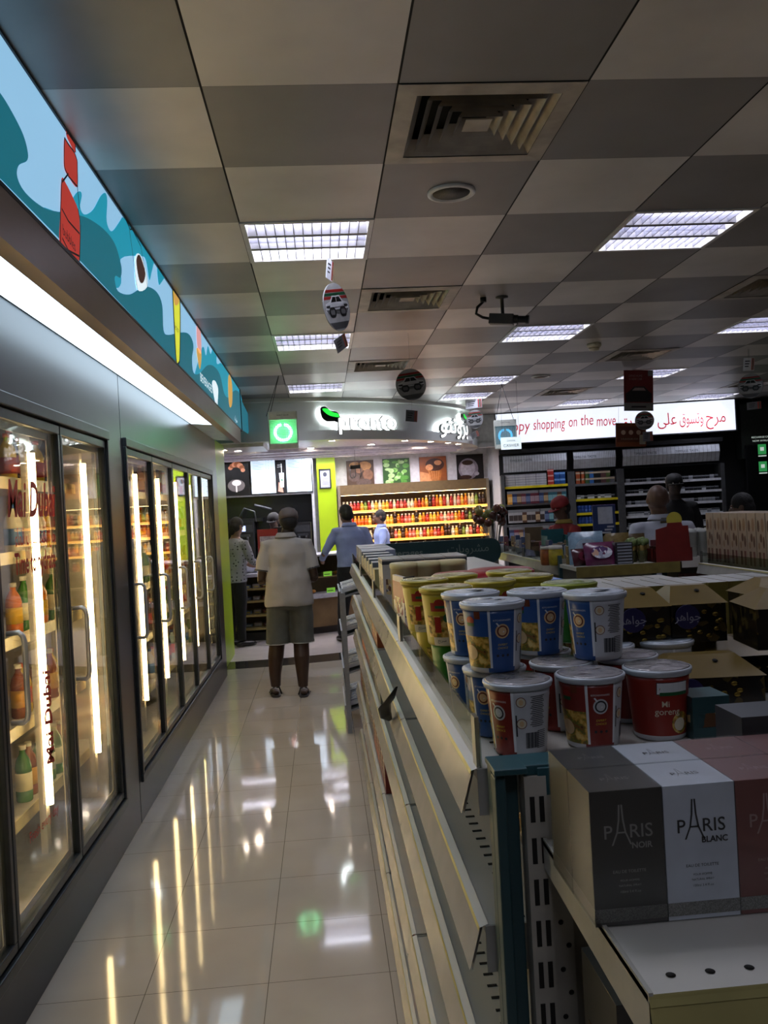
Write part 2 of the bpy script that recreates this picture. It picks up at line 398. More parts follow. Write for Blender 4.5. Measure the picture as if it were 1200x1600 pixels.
for k, c in enumerate(VEN):
    loc = (CXL+T6*(c[0]+.5), CYL+T6*(c[1]+.5), ZC)
    if k == 0: V0.location = loc; tag(V0, VL[c], group='square ceiling air vents')
    else: dup(V0, loc, None, VL[c], 'square ceiling air vents')
def speaker(loc, label):
    t = thing('ceiling_speaker', label, 'speaker', loc, 0, 'round ceiling speakers')
    b = B(); b.lathe([(.1,.0),(.1,-.008),(.085,-.012),(.078,-.004)], seg=32, caps=False); b.build('rim', M('white enamel', '#c9c7c4', .3), t)
    b = B(); b.lathe([(.079,-.004),(.0001,-.006)], seg=32); b.build('grille', M('perforated grille', '#5c5854', .6, .3, 0, .4, 300), t)
pc = at(705, 300, 2, ZC); speaker((pc.x, pc.y, ZC-.001), 'round ceiling speaker in a dark tile beside the large vent')
pc = at(845, 588, 2, ZC); speaker((pc.x, pc.y, ZC-.001), 'small far round ceiling speaker left of the smoke detector')
pc = at(928, 537, 2, ZC)
t = thing('smoke_detector', 'cream smoke detector on the ceiling right of the security camera', 'smoke detector', (pc.x, pc.y, ZC))
b = B(); b.lathe([(.06,0),(.062,-.02),(.05,-.035)], seg=24); b.build('base', M('cream plastic', '#b8b09a', .5), t)
b = B(); b.lathe([(.045,-.034),(.042,-.055),(.02,-.062),(.001,-.062)], seg=24); b.build('sensor_dome', M('cream plastic', '#b8b09a', .5), t)
# security camera
pc = at(784, 464, 2, ZC); px = pc.x; py = pc.y
t = thing('security_camera', 'black box security camera hanging from the ceiling on a short arm', 'camera', (px, py, ZC))
dk = M('black camera metal', '#1c1b1a', .4, .3); gy = M('grey camera body', '#4b4844', .4, .4)
b = B(); b.lathe([(.04,0),(.04,-.008),(.012,-.012),(.011,-.11)], seg=16); b.build('mount_arm', gy, t)
TB = Matrix.Translation((0.01,-.02,-.145)) @ Matrix.Rotation(R(-22), 4, 'Z') @ Matrix.Rotation(R(8), 4, 'Y')
b = B(); b.box(-.1,-.03,-.035,.055,.03,.03, T=TB); b.build('body', gy, t, bevel=.004)
b = B(); b.tube([TB @ Vector((.05,0,0)), TB @ Vector((.08,0,0)), TB @ Vector((.081,0,0)), TB @ Vector((.13,0,0)), TB @ Vector((.131,0,0)), TB @ Vector((.15,0,0))], [.027,.027,.022,.022,.027,.027], 18, sm=False); b.build('lens', dk, t)
b = B(); b.tube([(-.12,.0,0),(-.125,0,-.03),(-.16,0,-.06),(-.17,0,-.1),(-.13,0,-.125),TB @ Vector((-.1,0,0))], .009, 8); b.lathe([(.02,0),(.02,-.03)], (-.12,0,0), 12); b.build('cable', dk, t)

# ================================================================== LIT BEVERAGES SIGN over the coolers
SX = -.77; SY0, SY1 = .6, 8.72; SZ0, SZ1 = 2.412, 2.832
def sp_(pts, k=2.286, ox=0, oy=0):   # outline seen on the sign -> (y, z) on the sign plane
    out = []
    for u, v in pts:
        q = at(u/k+ox, v/k+oy, 0, SX); out.append((q.y, max(SZ0+.003, min(SZ1-.003, q.z))))
    return out
sign = thing('beverages_light_sign', 'long backlit teal wave sign with painted bottles running above the drinks coolers', 'sign', (SX, 4.6, SZ0))
def curve(pts, n=4):
    out = []; L_ = len(pts)
    for i in range(L_):
        a, b_, c, d = (Vector(pts[j % L_]) for j in (i-1, i, i+1, i+2))
        for k in range(n):
            t = k/n; q = .5*((2*b_)+(-a+c)*t+(2*a-5*b_+4*c-d)*t*t+(-a+3*b_-3*c+d)*t**3); out.append((q.x, q.y))
    return out
def yzface(b, pts, off, mi):
    v = [(off, y-4.6, z-SZ0) for y, z in pts]
    bm = bmesh.new(); vs = [bm.verts.new(p) for p in v]; fc = bm.faces.new(vs); fc.normal_update(); r = bmesh.ops.triangulate(bm, faces=bm.faces[:])
    bm.verts.index_update(); b.raw([p.co[:] for p in bm.verts], [tuple(x.index for x in f.verts) for f in bm.faces], mi); bm.free()
b = B(); b.box(-.2, SY0-4.6, 0, -.004, SY1-4.6, .42, 0)
b.build('housing', M('sign housing', '#3a3d3e', .5), sign)
b = B(); b.box(-.02, SY0-4.6, -.012, .012, SY1-4.6, 0.0); b.box(-.02, SY0-4.6, .416, .006, SY1-4.6, .424); b.box(-.02, SY1-4.6, -.01, .01, SY1-4.585, .42)
b.build('frame', M('dark sign edge', '#23282a', .4, .5), sign)
b = B()
EMs = [EM('sign sky blue', '#8fbfe0', E_SIGN), EM('sign mid teal', '#1f8fa8', E_SIGN), EM('sign deep teal', '#176575', E_SIGN), EM('sign red', '#a8352c', E_SIGN), EM('sign ink', '#15181b', E_SIGN*.6), EM('sign yellow', '#d8dc3c', E_SIGN), EM('sign pink', '#d79a9a', E_SIGN), EM('sign pale', '#dfeef5', E_SIGN), EM('sign brown', '#3c2620', E_SIGN), EM('sign orange', '#c99a4a', E_SIGN)]
b.raw([(0,SY0-4.6,0),(0,SY1-4.6,0),(0,SY1-4.6,.416),(0,SY0-4.6,.416)], [(0,1,2,3)], 0)
yb = lambda u: (u, 4000)   # clamp to the bottom edge
mid = [(150,745),(210,757),(250,720),(270,690),(286,684),(291,700),(285,740),(300,766),(330,750),(358,700),(376,690),(382,720),(380,790),(396,826),(420,800),(446,755),(470,760),(490,800),(483,830),(487,878),(500,870),(520,835)]
# medium wave behind: from the first bottle to the far end
yzface(b, sp_(curve([(150,745),(210,757),(250,720),(270,690),(286,684),(291,700),(285,740),(300,766),(330,750),(358,700),(376,690),(382,720),(380,790),(396,826),(420,800),(448,752),(453,744),(560,900),(552,925),(540,975),(532,1000),(520,930),(500,915),(430,925),(432,1010),(400,1020),(300,900),(210,850)])), .0012, 1)
yzface(b, sp_(curve([(565,905),(600,965),(590,985),(575,1010),(566,1015),(560,960),(563,925)])), .0012, 1)
yzface(b, sp_(curve([(715,1262),(727,1240),(735,1270),(742,1235),(752,1265),(760,1240),(772,1262),(775,1300),(800,1290),(815,1320),(838,1345),(856,1390),(858,1500),(700,1400)])), .0012, 1)
# deep hills
yzface(b, sp_(curve([(-420,150),(-200,200),(-60,260),(0,335),(40,400),(80,480),(97,545),(93,575),(65,590),(58,625),(75,670),(110,710),(160,745),(210,757),(285,770),(330,790),(375,825),(408,870),(427,930),(433,965),(428,992),(412,985),(408,1000),(420,1040),(460,1052),(500,1030),(530,1025),(560,1045),(578,1090),(583,1180),(600,1196),(640,1188),(668,1190),(684,1210),(690,1240),(685,1280),(690,1330),(710,1335),(740,1305),(765,1310),(785,1340),(800,1405),(815,1420),(830,1400),(845,1395),(857,1420),(862,1534),(0,640),(-300,430)])), .002, 2)
# red bottle
yzface(b, sp_(curve([(213,888),(212,760),(216,640),(232,655),(262,715),(274,745),(281,790),(277,948)])), .003, 3)
yzface(b, sp_(curve([(224,560),(226,492),(240,515),(262,545),(272,575),(273,668),(240,630),(226,600)])), .003, 3)
yzface(b, sp_(curve([(233,480),(235,437),(262,470),(266,545),(245,510)])), .003, 3)
for ln in ([(216,640),(211,760),(213,888)], [(274,745),(284,800),(280,948)], [(226,492),(224,560),(226,600),(240,630),(273,668)], [(226,492),(240,515),(262,545),(272,575),(273,668)], [(233,480),(235,437),(262,470),(266,545)],[(240,620),(218,650)],[(272,668),(280,745)],
           [(216,745),(240,790),(280,835)], [(218,850),(240,895),(279,915)], [(452,745),(456,800),(470,900),(482,1000),(488,1035)], [(466,760),(500,880),(524,1025)], [(452,745),(448,790),(462,820),(466,770)]):
    q = sp_(ln)
    for i in range(len(q)-1):
        (y0,z0),(y1,z1) = q[i],q[i+1]; d = Vector((y1-y0, z1-z0)); 
        if d.length < 1e-4: continue
        n = Vector((-d.y, d.x)).normalized()*.0035
        b.raw([(.004,y0-4.6+n.x,z0-SZ0+n.y),(.004,y0-4.6-n.x,z0-SZ0-n.y),(.004,y1-4.6-n.x,z1-SZ0-n.y),(.004,y1-4.6+n.x,z1-SZ0+n.y)], [(0,1,2,3)], 4)
# little glass with dark drink, yellow can, pink cone, snack
yzface(b, sp_(curve([(480,925),(497,908),(518,965),(523,1025),(488,1033)])), .003, 7)
yzface(b, sp_(curve([(484,930),(497,912),(516,975),(508,1010),(494,1000)])), .0035, 8)
yzface(b, sp_(curve([(613,1010),(624,1002),(636,1025),(643,1100),(642,1270),(636,1300),(626,1285),(616,1100)])), .003, 4)
yzface(b, sp_(curve([(616,1015),(625,1008),(634,1030),(640,1100),(639,1265),(635,1292),(628,1278),(619,1100)])), .0035, 5)
yzface(b, sp_(curve([(617,1040),(634,1040),(637,1080),(622,1090)])), .004, 9)
yzface(b, sp_(curve([(700,1150),(706,1140),(714,1170),(718,1250),(712,1262),(702,1230)])), .003, 6)
yzface(b, sp_(curve([(700,1245),(718,1262),(712,1320)])), .003, 9)
yzface(b, sp_(curve([(814,1350),(820,1340),(828,1375),(828,1440),(820,1455),(815,1420)])), .003, 9)
yzface(b, sp_(curve([(756,1370),(766,1360),(778,1390),(776,1440),(780,1465),(768,1440)])), .003, 7)
def sgn(pos_u, pos_v, s, txt, width=None):
    q = at(pos_u, pos_v, 0, SX); return b.text(txt, s, lambda x, y, z: (.004, q.y-4.6+x, q.z-SZ0+y), 7, width=width)
sgn(322, 600, .085, 'BEVERAGES', .62)
q_ = at(368, 655, 0, SX); b.text(arabic('مشروبات'), .07, lambda x, y, z: (.004, q_.y-4.6+x, q_.z-SZ0+y), 7)
q_ = at(106, 373, 0, SX); b.text('bubbles', .05, lambda x, y, z: (.0045, q_.y-4.6+x*.9, q_.z-SZ0+y+x*-.1), 4)
q_ = at(275, 513, 0, SX); b.text('lemon', .06, lambda x, y, z: (.0045, q_.y-4.6+x*.9, q_.z-SZ0+y), 4)
b.build('face', EMs, sign, fixn=False)
# trim board under the sign and the light strip beneath it
can = thing('canopy_light', 'brown canopy ledge with a long bright light strip under it, above the cooler doors', 'canopy light', (-.88, 4.6, 2.262))
b = B(); b.box(.062, SY0-4.6, .002, .12, 3.9, .138); b.build('fascia_board', M('brown satin trim', '#a08e80', .35, .15, 0, .06, 3), can)
b = B(); b.box(-.118, SY0-4.6, .03, .062, 3.7, .14); b.build('housing', M('white enamel', '#c9c7c4', .3), can)
b = B(); b.raw([(-.112,SY0-4.6,.028),(.058,SY0-4.6,.012),(.058,2.2,.012),(-.112,2.2,.028)], [(0,1,2,3)], 0); b.build('light_diffuser', EM('lit diffuser', '#d9f0ff', E_STRIP), can)
b = B(); b.raw([(-.112,2.2,.028),(.058,2.2,.012),(.058,3.7,.012),(-.112,3.7,.028)], [(0,1,2,3)], 0); b.build('unlit_diffuser', M('unlit diffuser', '#b9cdd2', .2), can)

# ================================================================== DRINKS COOLERS
FXc = -1.0
steel = M('brushed grey steel', '#41444b', .3, .75, 0, .05, 4)
frm = M('dark door frame', '#3d4246', .35, .6)
gls = glass_mat('door glass', '#eef4f0', 1.5, .02)
hnd = M('chrome handle', '#cfcfcc', .32, .6)
wht = M('cooler white', '#cfc9bd', .4)
tubeE = EM('warm tube', '#ffd7a0', E_TUBE)
def cooler(name, label, y0, y1, nd, y_first, DP=.70):
    """bank of nd glass doors between y0 and y1 on the left side of the aisle; local origin at its base"""
    t = thing(name, label, 'drinks cooler', (FXc, y0, 0), 0, 'drinks coolers along the left wall')
    L_ = y1-y0; pan = .06
    b = B()
    b.box(-.06, 0, .0, 0, L_, .2); b.box(-.05, 0, 1.97, 0, L_, 2.3)
    b.box(-.05, 0, .2, 0, y_first-y0-.03, 1.97)
    yl = y_first-y0+nd*DP
    b.box(-.05, yl+.03, .2, 0, L_, 1.97)
    b.build('facade_panel', steel, t)
    b = B(); b.box(-.065, y_first-y0-.03, 1.93, .018, yl+.03, 1.975); b.box(-.065, y_first-y0-.03, .195, .014, yl+.03, .235)
    for yy in (y_first-y0-.03, yl): b.box(-.065, yy, .235, .014, yy+.03, 1.93)
    b.build('door_surround', frm, t, bevel=.004)
    b = B(); b.box(-.8, .01, .12, -.78, L_-.01, 2.2); b.box(-.78, .01, .12, -.06, L_-.01, .16); b.box(-.78, .01, 2.1, -.06, L_-.01, 2.13)
    b.box(-.78, .01, .16, -.06, .03, 2.1); b.box(-.78, L_-.03, .16, -.06, L_-.01, 2.1)
    b.build('inner_lining', wht, t)
    for z in (.45, .78, 1.11, 1.42, 1.70):
        b = B(); b.box(-.72, .04, z, -.16, L_-.04, z+.012, 0); b.box(-.163, .04, z-.015, -.158, L_-.04, z+.03, 1); b.build('shelf', [M('wire shelf white', '#d8cfbd', .4), M('cream price rail', '#e8d9a8', .4)], t)
    for k in range(nd):
        a = y_first-y0+k*DP; d = B(); w = .028
        d.box(-.03, a+.004, .245, .004, a+DP-.004, .275); d.box(-.03, a+.004, 1.89, .004, a+DP-.004, 1.925)
        d.box(-.03, a+.004, .275, .004, a+w, 1.89); d.box(-.03, a+DP-w, .275, .004, a+DP-.004, 1.89)
        dd = d.build('door', frm, t, bevel=.003)
        g = B(); g.box(-.016, a+w, .275, -.01, a+DP-w, 1.89); g.build('door_glass', gls, dd)
        g = B(); g.box(-.034, a+w, .275, -.031, a+w+.03, 1.89); g.box(-.034, a+DP-w-.03, .275, -.031, a+DP-w, 1.89); g.box(-.034, a+w, .275, -.031, a+DP-w, .3); g.box(-.034, a+w, 1.865, -.031, a+DP-w, 1.89)
        g.build('glazing_bead', M('cream glazing bead', '#d8c8a8', .4), dd)
        g = B(); y = a+.045; g.tube([(.004,y,1.21),(.04,y,1.212),(.052,y,1.20),(.056,y,1.18),(.056,y,.96),(.052,y,.94),(.04,y,.93),(.004,y,.932)], .0085, 10); g.build('handle', hnd, dd)
        g = B(); yc = a+DP-.055; g.tube([(-.09,yc,.48),(-.09,yc,1.82)], .013, 10); g.build('light_tube', tubeE, t)
        g = B(); g.box(-.125, yc-.02, .3, -.1, yc+.02, 1.9); g.build('mullion', wht, t)
    return t

cooler('drinks_cooler', 'near steel drinks cooler with three tall glass doors, red lettering on one', .9, 4.40, 4, 1.27)
cooler('drinks_cooler', 'far steel drinks cooler with five narrow glass doors ending at the lime wall', 4.41, 8.34, 5, 4.475, .685)
# red lettering on the second door glass
t = thing('glass_decal', 'red script lettering about drinking water stuck on the near cooler door glass', 'decal', (FXc-.0085, 3.0, 1.0))
red = M('red decal', '#c2281a', .5); 
def gl(u, v): q = at(u, v, 0, FXc-.0085); return q.y-3.0, q.z-1.0
def dec(b, u, v, txt, size, width, shear=0, mi=0, bold=0):
    y, z = gl(u, v); b.text(txt, size, lambda x, yy, zz: (.0006, y+x, z+yy), mi, width=width, shear=shear, bold=bold)
b = B(); dec(b, 52, 783, 'Mai Dubai', .17, .50, .25, bold=.004)
dec(b, 57, 838, arabic('حان وقت شرب الماء'), .085, .42); dec(b, 57, 878, 'Time to hydrate', .10, .42, .1, bold=.002)
y, z = gl(76, 1120); b.text('Mai Dubai', .11, lambda x, yy, zz: (.0006, y-yy, z+x), 0, width=.34, shear=.2, bold=.003)
y, z = gl(70, 1285); b.text('Fresh every day', .05, lambda x, yy, zz: (.0006, y+x, z+yy), 0, width=.3)
b.build('lettering', red, t)

# ================================================================== COOLER CONTENTS
def bottle_mesh(b, h, r, body, cap, label=None, neck=.35, seg=12):
    n = r*neck
    b.lathe([(r*.9,0),(r,.006),(r,h*.2)], seg=seg, mi=body); b.lathe([(r*1.01,h*.2),(r*1.01,h*.52)], seg=seg, mi=label if label is not None else body)
    b.lathe([(r,h*.52),(r,h*.62),(r*.8,h*.74),(n,h*.86),(n,h*.93)], seg=seg, mi=body); b.lathe([(n*1.25,h*.92),(n*1.25,h)], seg=seg, mi=cap)
BOT = {}
def bottle(kind, seg=12):
    """prototype parts: body, cap and label as one small printed bottle"""
    spec = dict(water=(.22,.032,'#a9c4cf','#2c5fae','#d23a2a'), cola=(.23,.033,'#2a0f0a','#b51313','#b51313'), orange=(.2,.032,'#e07a14','#e8e4d8','#f1c12a'),
        green=(.22,.032,'#3d7a2e','#e8e4d8','#e9e3c0'), milk=(.2,.036,'#e6e2d8','#2e62b4','#4f86cf'), yellow=(.2,.034,'#e3c22b','#d2541f','#c8401f'), tea=(.21,.032,'#8a4416','#e8e4d8','#d9a23a'))[kind]
    h, r, c, cap, lab = spec; b = B(); bottle_mesh(b, h, r, 0, 1, 2, seg=seg)
    return b.build('drink_bottle', [M('drink '+kind, c, .2, 0, 0, .05), M('cap '+cap, cap, .4), M('label '+lab, lab, .45)], None)
def place_first(proto, used, loc, rz, label, group, cat):
    if proto.name not in used:
        used.add(proto.name); proto.location = loc; proto.rotation_euler.z = rz; tag(proto, label, cat, group); return proto
    c = dup(proto, loc, rz, label, group); c['category'] = cat; return c
USED = set()
kinds = ['water','orange','milk','cola','green','yellow','tea']
PB = {k: bottle(k) for k in kinds}
colname = dict(water='clear water', cola='dark cola', orange='orange drink', green='green drink', milk='white milk', yellow='yellow drink', tea='brown tea')
zname = {.462:'lowest', .792:'second', 1.122:'middle', 1.432:'fourth', 1.712:'top'}
for bank, ya, nd, dp in (('near', 1.27, 4, .70), ('far', 4.47, 5, .685)):
    for k in range(nd):
        if bank == 'near' and k == 0: continue
        for zi, z in enumerate((.462, .792, 1.122, 1.432, 1.712)):
            kd = [kinds[(k+zi) % 7], kinds[(k*2+zi*3+1) % 7]] if bank == 'far' else ([['water','water'],['water','water'],['milk','tea'],['orange','yellow'],['milk','cola']][zi] if k < 3 else [['green','tea'],['tea','yellow'],['orange','green'],['milk','yellow'],['yellow','cola']][zi])
            nn = 6 if bank == 'near' else 4
            for q in range(nn):
                kk = kd[q % 2] if q != 3 else kd[0]
                y = ya+k*dp+.07+q*(dp-.16)/nn+random.uniform(-.006,.006)
                lab = '%s bottle on the %s shelf behind the %s glass door of the %s cooler' % (colname[kk], zname[z], ['first','second','third','fourth','fifth'][k], bank)
                place_first(PB[kk], USED, (FXc-.215-random.uniform(0,.03), y, z), 0, lab, '%s bottles behind the %s cooler doors' % (colname[kk], bank), 'bottle')

# ================================================================== MAIN GONDOLA
wm = M('shelf white metal', '#c2bfb6', .35, .1, 0, .04, 6)
teal = M('teal powder coat', '#26454a', .45, 0, 0, .06, 10)
rail = M('clear price rail', '#a39f98', .16, 0, 0, .07, 14); yel = M('yellow rail edge', '#a39a55', .35)
acr = glass_mat('acrylic riser', '#e8eeea', 1.45, .05, .06)
dot = M('punched hole', '#15130f', .9)
def slots(b, x, y, z0, z1, w=.006, h=.032, st=.052, mi=1, ny=-1):
    z = z1-st
    while z > z0:
        b.box(x-w/2, y-.0006, z, x+w/2, y+.0006, z+h, mi); z -= st
SHZ = [(1.18,.32),(.97,.30),(.74,.34),(.39,.36),(.07,.40)]
def gondola_bay(label, y0, y1, x0=.18, xb=.60, z=SHZ, both=True, group='bays of the long central shelving run', loc=None, holes=True, riser=True):
    t = thing('gondola_shelf_unit', label, 'shelving unit', (x0, y0, 0), 0, group); L_ = y1-y0; D = xb-x0
    b = B(); b.box(D-.008, 0, .07, D+.008, L_, z[0][0]); b.build('back_panel', M('back panel cream', '#8d877a', .6), t)
    for yy in (.012, L_-.028):
        b = B(); b.box(D-.02, yy, 0, D+.02, yy+.016, z[0][0]+.02, 0); b.build('upright', teal, t)
    for si, (zz, dep) in enumerate(z):
        b = B(); b.box(.012, .004, zz-.022, D-.008, L_-.004, zz, 0)
        if si == 4: b.box(.03, .004, 0, D-.01, L_-.004, zz-.022, 2)
        if both: b.box(D+.008, .004, zz-.022, 2*D-.012, L_-.004, zz, 0)
        if holes:
            n = int(L_/.034)
            for k in range(n):
                y = .02+k*L_/n
                for x in (.05,): b.box(x, y, zz, x+.016, y+.006, zz+.0012, 1)
        b.build('shelf', [wm, dot, M('kick plate', '#57534c', .5)], t)
        b = B(); hh = .056 if si < 4 else .04
        b.raw([(.012,.002,zz+.004),(.012,L_-.002,zz+.004),(0,L_-.002,zz),(0,.002,zz)], [(0,1,2,3)], 2)
        b.raw([(.001,.002,zz),(.001,L_-.002,zz),(-.016,L_-.002,zz-hh),(-.016,.002,zz-hh)], [(0,1,2,3)], 0)
        b.raw([(.004,.002,zz),(.004,L_-.002,zz),(-.012,L_-.002,zz-hh),(-.012,.002,zz-hh)], [(3,2,1,0)], 0)
        b.raw([(0,.002,zz+.001),(0,L_-.002,zz+.001),(-.002,L_-.002,zz-.004),(-.002,.002,zz-.004)], [(0,1,2,3)], 1)
        b.build('price_rail', [rail, yel, wm], t, fixn=False)
        for yy in (.0, L_-.006):
            b = B(); b.box(.008, yy, zz-.06, D-.02, yy+.004, zz+.002, 0); b.build('bracket', M('bracket grey white', '#9c9a92', .45), t)
    if riser:
        b = B(); b.box(.012, .006, z[0][0], .016, L_-.006, z[0][0]+.062); b.build('acrylic_riser', acr, t)
        for yy in (.004, L_-.03):
            b = B(); b.box(.008, yy, z[0][0]-.002, .014, yy+.026, z[0][0]+.07); b.build('riser_clip', glass_mat('frosted clip', '#b8b8b0', 1.45, .3, .2), t)
    return t
bys = [1.115, 2.257, 3.40, 4.54, 5.68]
bl = ['nearest bay of the aisle shelving, stacked with noodle cups','second bay of the aisle shelving, below the yellow noodle cups','third bay of the aisle shelving, holding tall cartons','farthest bay of the aisle shelving, beside the newspaper rack']
for i in range(4): gondola_bay(bl[i], bys[i]+.002, bys[i+1]-.002)

# ---- end cap facing the viewer
t = thing('end_cap_shelf', 'white shelf on slotted uprights with a teal post, carrying the perfume boxes', 'shelving unit', (.24, .70, 0))
b = B(); b.box(-.042, .375, 0, -.008, .40, 1.195, 0); b.box(-.042, .35, 0, -.028, .375, 1.19, 0); b.build('teal_post', teal, t, bevel=.002)
b = B(); b.box(-.044, .34, 1.195, -.002, .402, 1.203); b.box(-.004, .35, 1.19, .05, .402, 1.203); b.box(.012, .346, 1.165, .05, .350, 1.2);
b.build('teal_cap', M('teal cap', '#234a50', .4), t, bevel=.0015)
for xx in (0, .70):
    b = B(); b.box(xx-.006, .345, .02, xx+.022, .375, 1.19, 0); slots(b, xx+.003, .3445, .1, 1.185); slots(b, xx+.015, .3445, .1, 1.185)
    b.box(xx+.022, .355, .02, xx+.05, .359, 1.165, 0)
    for k in range(16): b.lathe([(.0035,.0),(.0001,.0005)], seg=10, mi=1, T=Matrix.Translation((xx+(.034 if k%2 else .043), .3548, 1.15-k*.06/2)) @ Matrix.Rotation(R(90), 4, 'X'))
    b.build('slotted_upright', [M('upright off white', '#a5a196', .45), dot], t)
b = B(); b.box(.02, .36, .1, .72, .372, 1.16); b.build('back_panel', M('back panel cream', '#8d877a', .6), t)
for zz in (1.11, .80, .45, .12):
    b = B(); b.box(.014, .002, zz-.006, .70, .345, zz, 0)
    for k in range(18): b.lathe([(.0045,.0),(.0001,.0004)], seg=12, mi=1, T=Matrix.Translation((.045+k*.036, .028, zz+.0006)))
    b.build('shelf', [wm, dot], t)
    b = B(); b.raw([(.014,.35,zz),(.014,.0,zz),(.014,0,zz-.05),(.014,.35,zz-.035)], [(0,1,2,3)]); b.raw([(.016,.35,zz),(.016,.0,zz),(.016,0,zz-.05),(.016,.35,zz-.035)], [(0,1,2,3)]); b.box(.014, .0, zz-.001, .018, .35, zz+.003); b.build('side_bracket', M('bracket grey white', '#9c9a92', .45), t)
    b = B(); b.raw([(.014,.0,zz+.0),(.70,.0,zz+.0),(.70,-.012,zz-.06),(.014,-.012,zz-.06)], [(0,1,2,3)], 0); b.raw([(.014,.001,zz+.001),(.70,.001,zz+.001),(.70,-.003,zz-.008),(.014,-.003,zz-.008)], [(0,1,2,3)], 0); b.build('price_rail', M('yellow cream rail', '#a39a63', .35, 0, 0, .15, 9), t, fixn=False)

# ---- perfume boxes
def perf_mat(n, c): return M(n, c, .32, 0, 0, .08, 25)
film = glass_mat('cellophane', '#f4f6f6', 1.42, .22, .035)
PW, PD, PH = .0735, .0735, .1335
def perfume(i, j, kind, label):
    x = .2475+i*.0745; y = .819+j*.0750
    t = thing('perfume_box', label, 'perfume box', (x, y, 1.1112), 0, 'perfume cartons on the end cap shelf')
    bc, ic = dict(noir=('#3b3936','#8f8d88'), blanc=('#c6cbd4','#2c2c30'), rouge=('#7c4a45','#a98a86'))[kind]
    b = B(); b.box(0, 0, 0, PW, PD, PH, 0); b.box(-.0002, -.0004, .004, PW+.0002, PD+.0004, .017, 1)
    ff = flat((PW/2, -.0007, 0), (1,0,0), (0,0,1), (0,-1,0))
    tw = flat((PW/2, PD*.45, PH+.0006), (1,0,0), (0,1,0), (0,0,1))
    def logo(fn, cy, s):
        b.text('P', .018*s, lambda x, y, z: fn(x-.019*s, y+cy, z), 2, bold=.0001); b.text('RIS', .018*s, lambda x, y, z: fn(x+.013*s, y+cy, z), 2, bold=.0001)
        for sx in (-1, 1):
            P = [(sx*.0012, .026), (sx*.002, .012), (sx*.004, .0), (sx*.009, -.012)]
            for k in range(3):
                (xa, ya), (xb, yb) = P[k], P[k+1]; w = .0008*s
                b.raw([fn(q[0]*s-.006*s, cy+q[1]*s, 0) for q in ((xa-w,ya),(xa+w,ya),(xb+w,yb),(xb-w,yb))], [(0,1,2,3)], 2)
        b.raw([fn(q[0]*s-.006*s, cy+q[1]*s, 0) for q in ((-.004,-.001),(.004,-.001),(.004,.0005),(-.004,.0005))], [(0,1,2,3)], 2)
    logo(ff, .092, 1.05); logo(tw, 0, .62)
    b.text({'noir':'NOIR','blanc':'BLANC','rouge':'ROUGE'}[kind], .0085, lambda x, y, z: ff(x+.014, y+.078, z), 2, bold=.0002)
    b.text('EAU DE TOILETTE', .0042, lambda x, y, z: ff(x, y+.053, z), 2); b.text('POUR HOMME', .003, lambda x, y, z: ff(x, y+.044, z), 2); b.text('NATURAL SPRAY', .003, lambda x, y, z: ff(x, y+.039, z), 2); b.text('100ml 3.4 Fl.oz', .0035, lambda x, y, z: ff(x, y+.033, z), 2)
    if kind == 'rouge': b.box(.048, -.001, .112, .072, -.0004, .122, 3)
    b.build('carton', [perf_mat('perfume '+kind, bc), M('silver band '+kind, '#8e8d8a' if kind != 'noir' else '#6e6c68', .3, .5, 0, .5, 900), M('ink '+kind, ic, .4), M('white sticker', '#bdb8b8', .5)], t)
    b = B(); b.box(-.0011, -.0013, .0, PW+.0011-.0006, PD+.0010, PH+.0012); b.build('cellophane', film, t)
nm = {'noir':'black','blanc':'white','rouge':'dark red'}
for j in (0, 1):
    for i, k in enumerate(('noir','blanc','rouge','rouge')):
        perfume(i, j, k, '%s perfume carton with a thin tower drawing%s, %s' % (nm[k], {'noir':' beside the teal post','blanc':' in the middle','rouge':' beside the white one' if i == 2 else ' at the right edge'}[k], ['front row','second row'][j]))
# darker boxes behind and below
def carton(label, loc, s, cols, rz=0, cat='box', group=None, name='product_box', lid=None, band=None, txt=None, txc='#e8e4d8', side=-1):
    """printed carton: body colour, coloured band and panel; (w, d, h)"""
    w, d, h = s; b = B(); b.box(-w/2, -d/2, 0, w/2, d/2, h, 0, top=1)
    if band: b.box(-w/2-.0004, -d/2-.0004, h*band[0], w/2+.0004, d/2+.0004, h*band[1], 2)
    b.box(-w*.36, -d/2-.0008, h*.3, w*.36, -d/2, h*.62, 3)
    b.box(-w/2-.0008, -d*.36, h*.3, -w/2, d*.36, h*.62, 3)
    if txt: b.text(txt, h*.16, flat((0,-d/2-.0012,h*.75),(1,0,0),(0,0,1),(0,-1,0)), 4, width=w*.7)
    mats = [M('pr '+cols[0], cols[0], .4), M('pt '+(cols[1] if len(cols) > 1 else cols[0]), cols[1] if len(cols) > 1 else cols[0], .35), M('pr '+(cols[2] if len(cols) > 2 else '#d9d2c0'), cols[2] if len(cols) > 2 else '#d9d2c0', .4),
            multi('pic '+cols[0], [cols[0], cols[-1], '#b9a070', '#5a3a22'], 90), M('tx '+txc, txc, .4)]
    return b.build(name, mats, None, Vector(loc), rz, bevel=.0012 if max(s) > .05 else 0, label=label, cat=cat, group=group)
for k, (x, y) in enumerate(((.53,1.03),(.61,1.035),(.69,1.03))):
    carton('dark grey glossy carton behind the perfume boxes, %s' % ['nearest the teal tin','in the middle','cut by the right edge'][k], (x, y-.005+.0, 1.112), (.076,.07,.148), ('#37383a','#5b5d60','#2b2c2e'), 0, 'box', 'dark cartons behind the perfume')
carton('dark grey lidded box on the shelf below the perfume cartons', (.345, .93, .801), (.13,.12,.20), ('#3f3e3c','#6a6966','#33322f'), 0, name='storage_box')
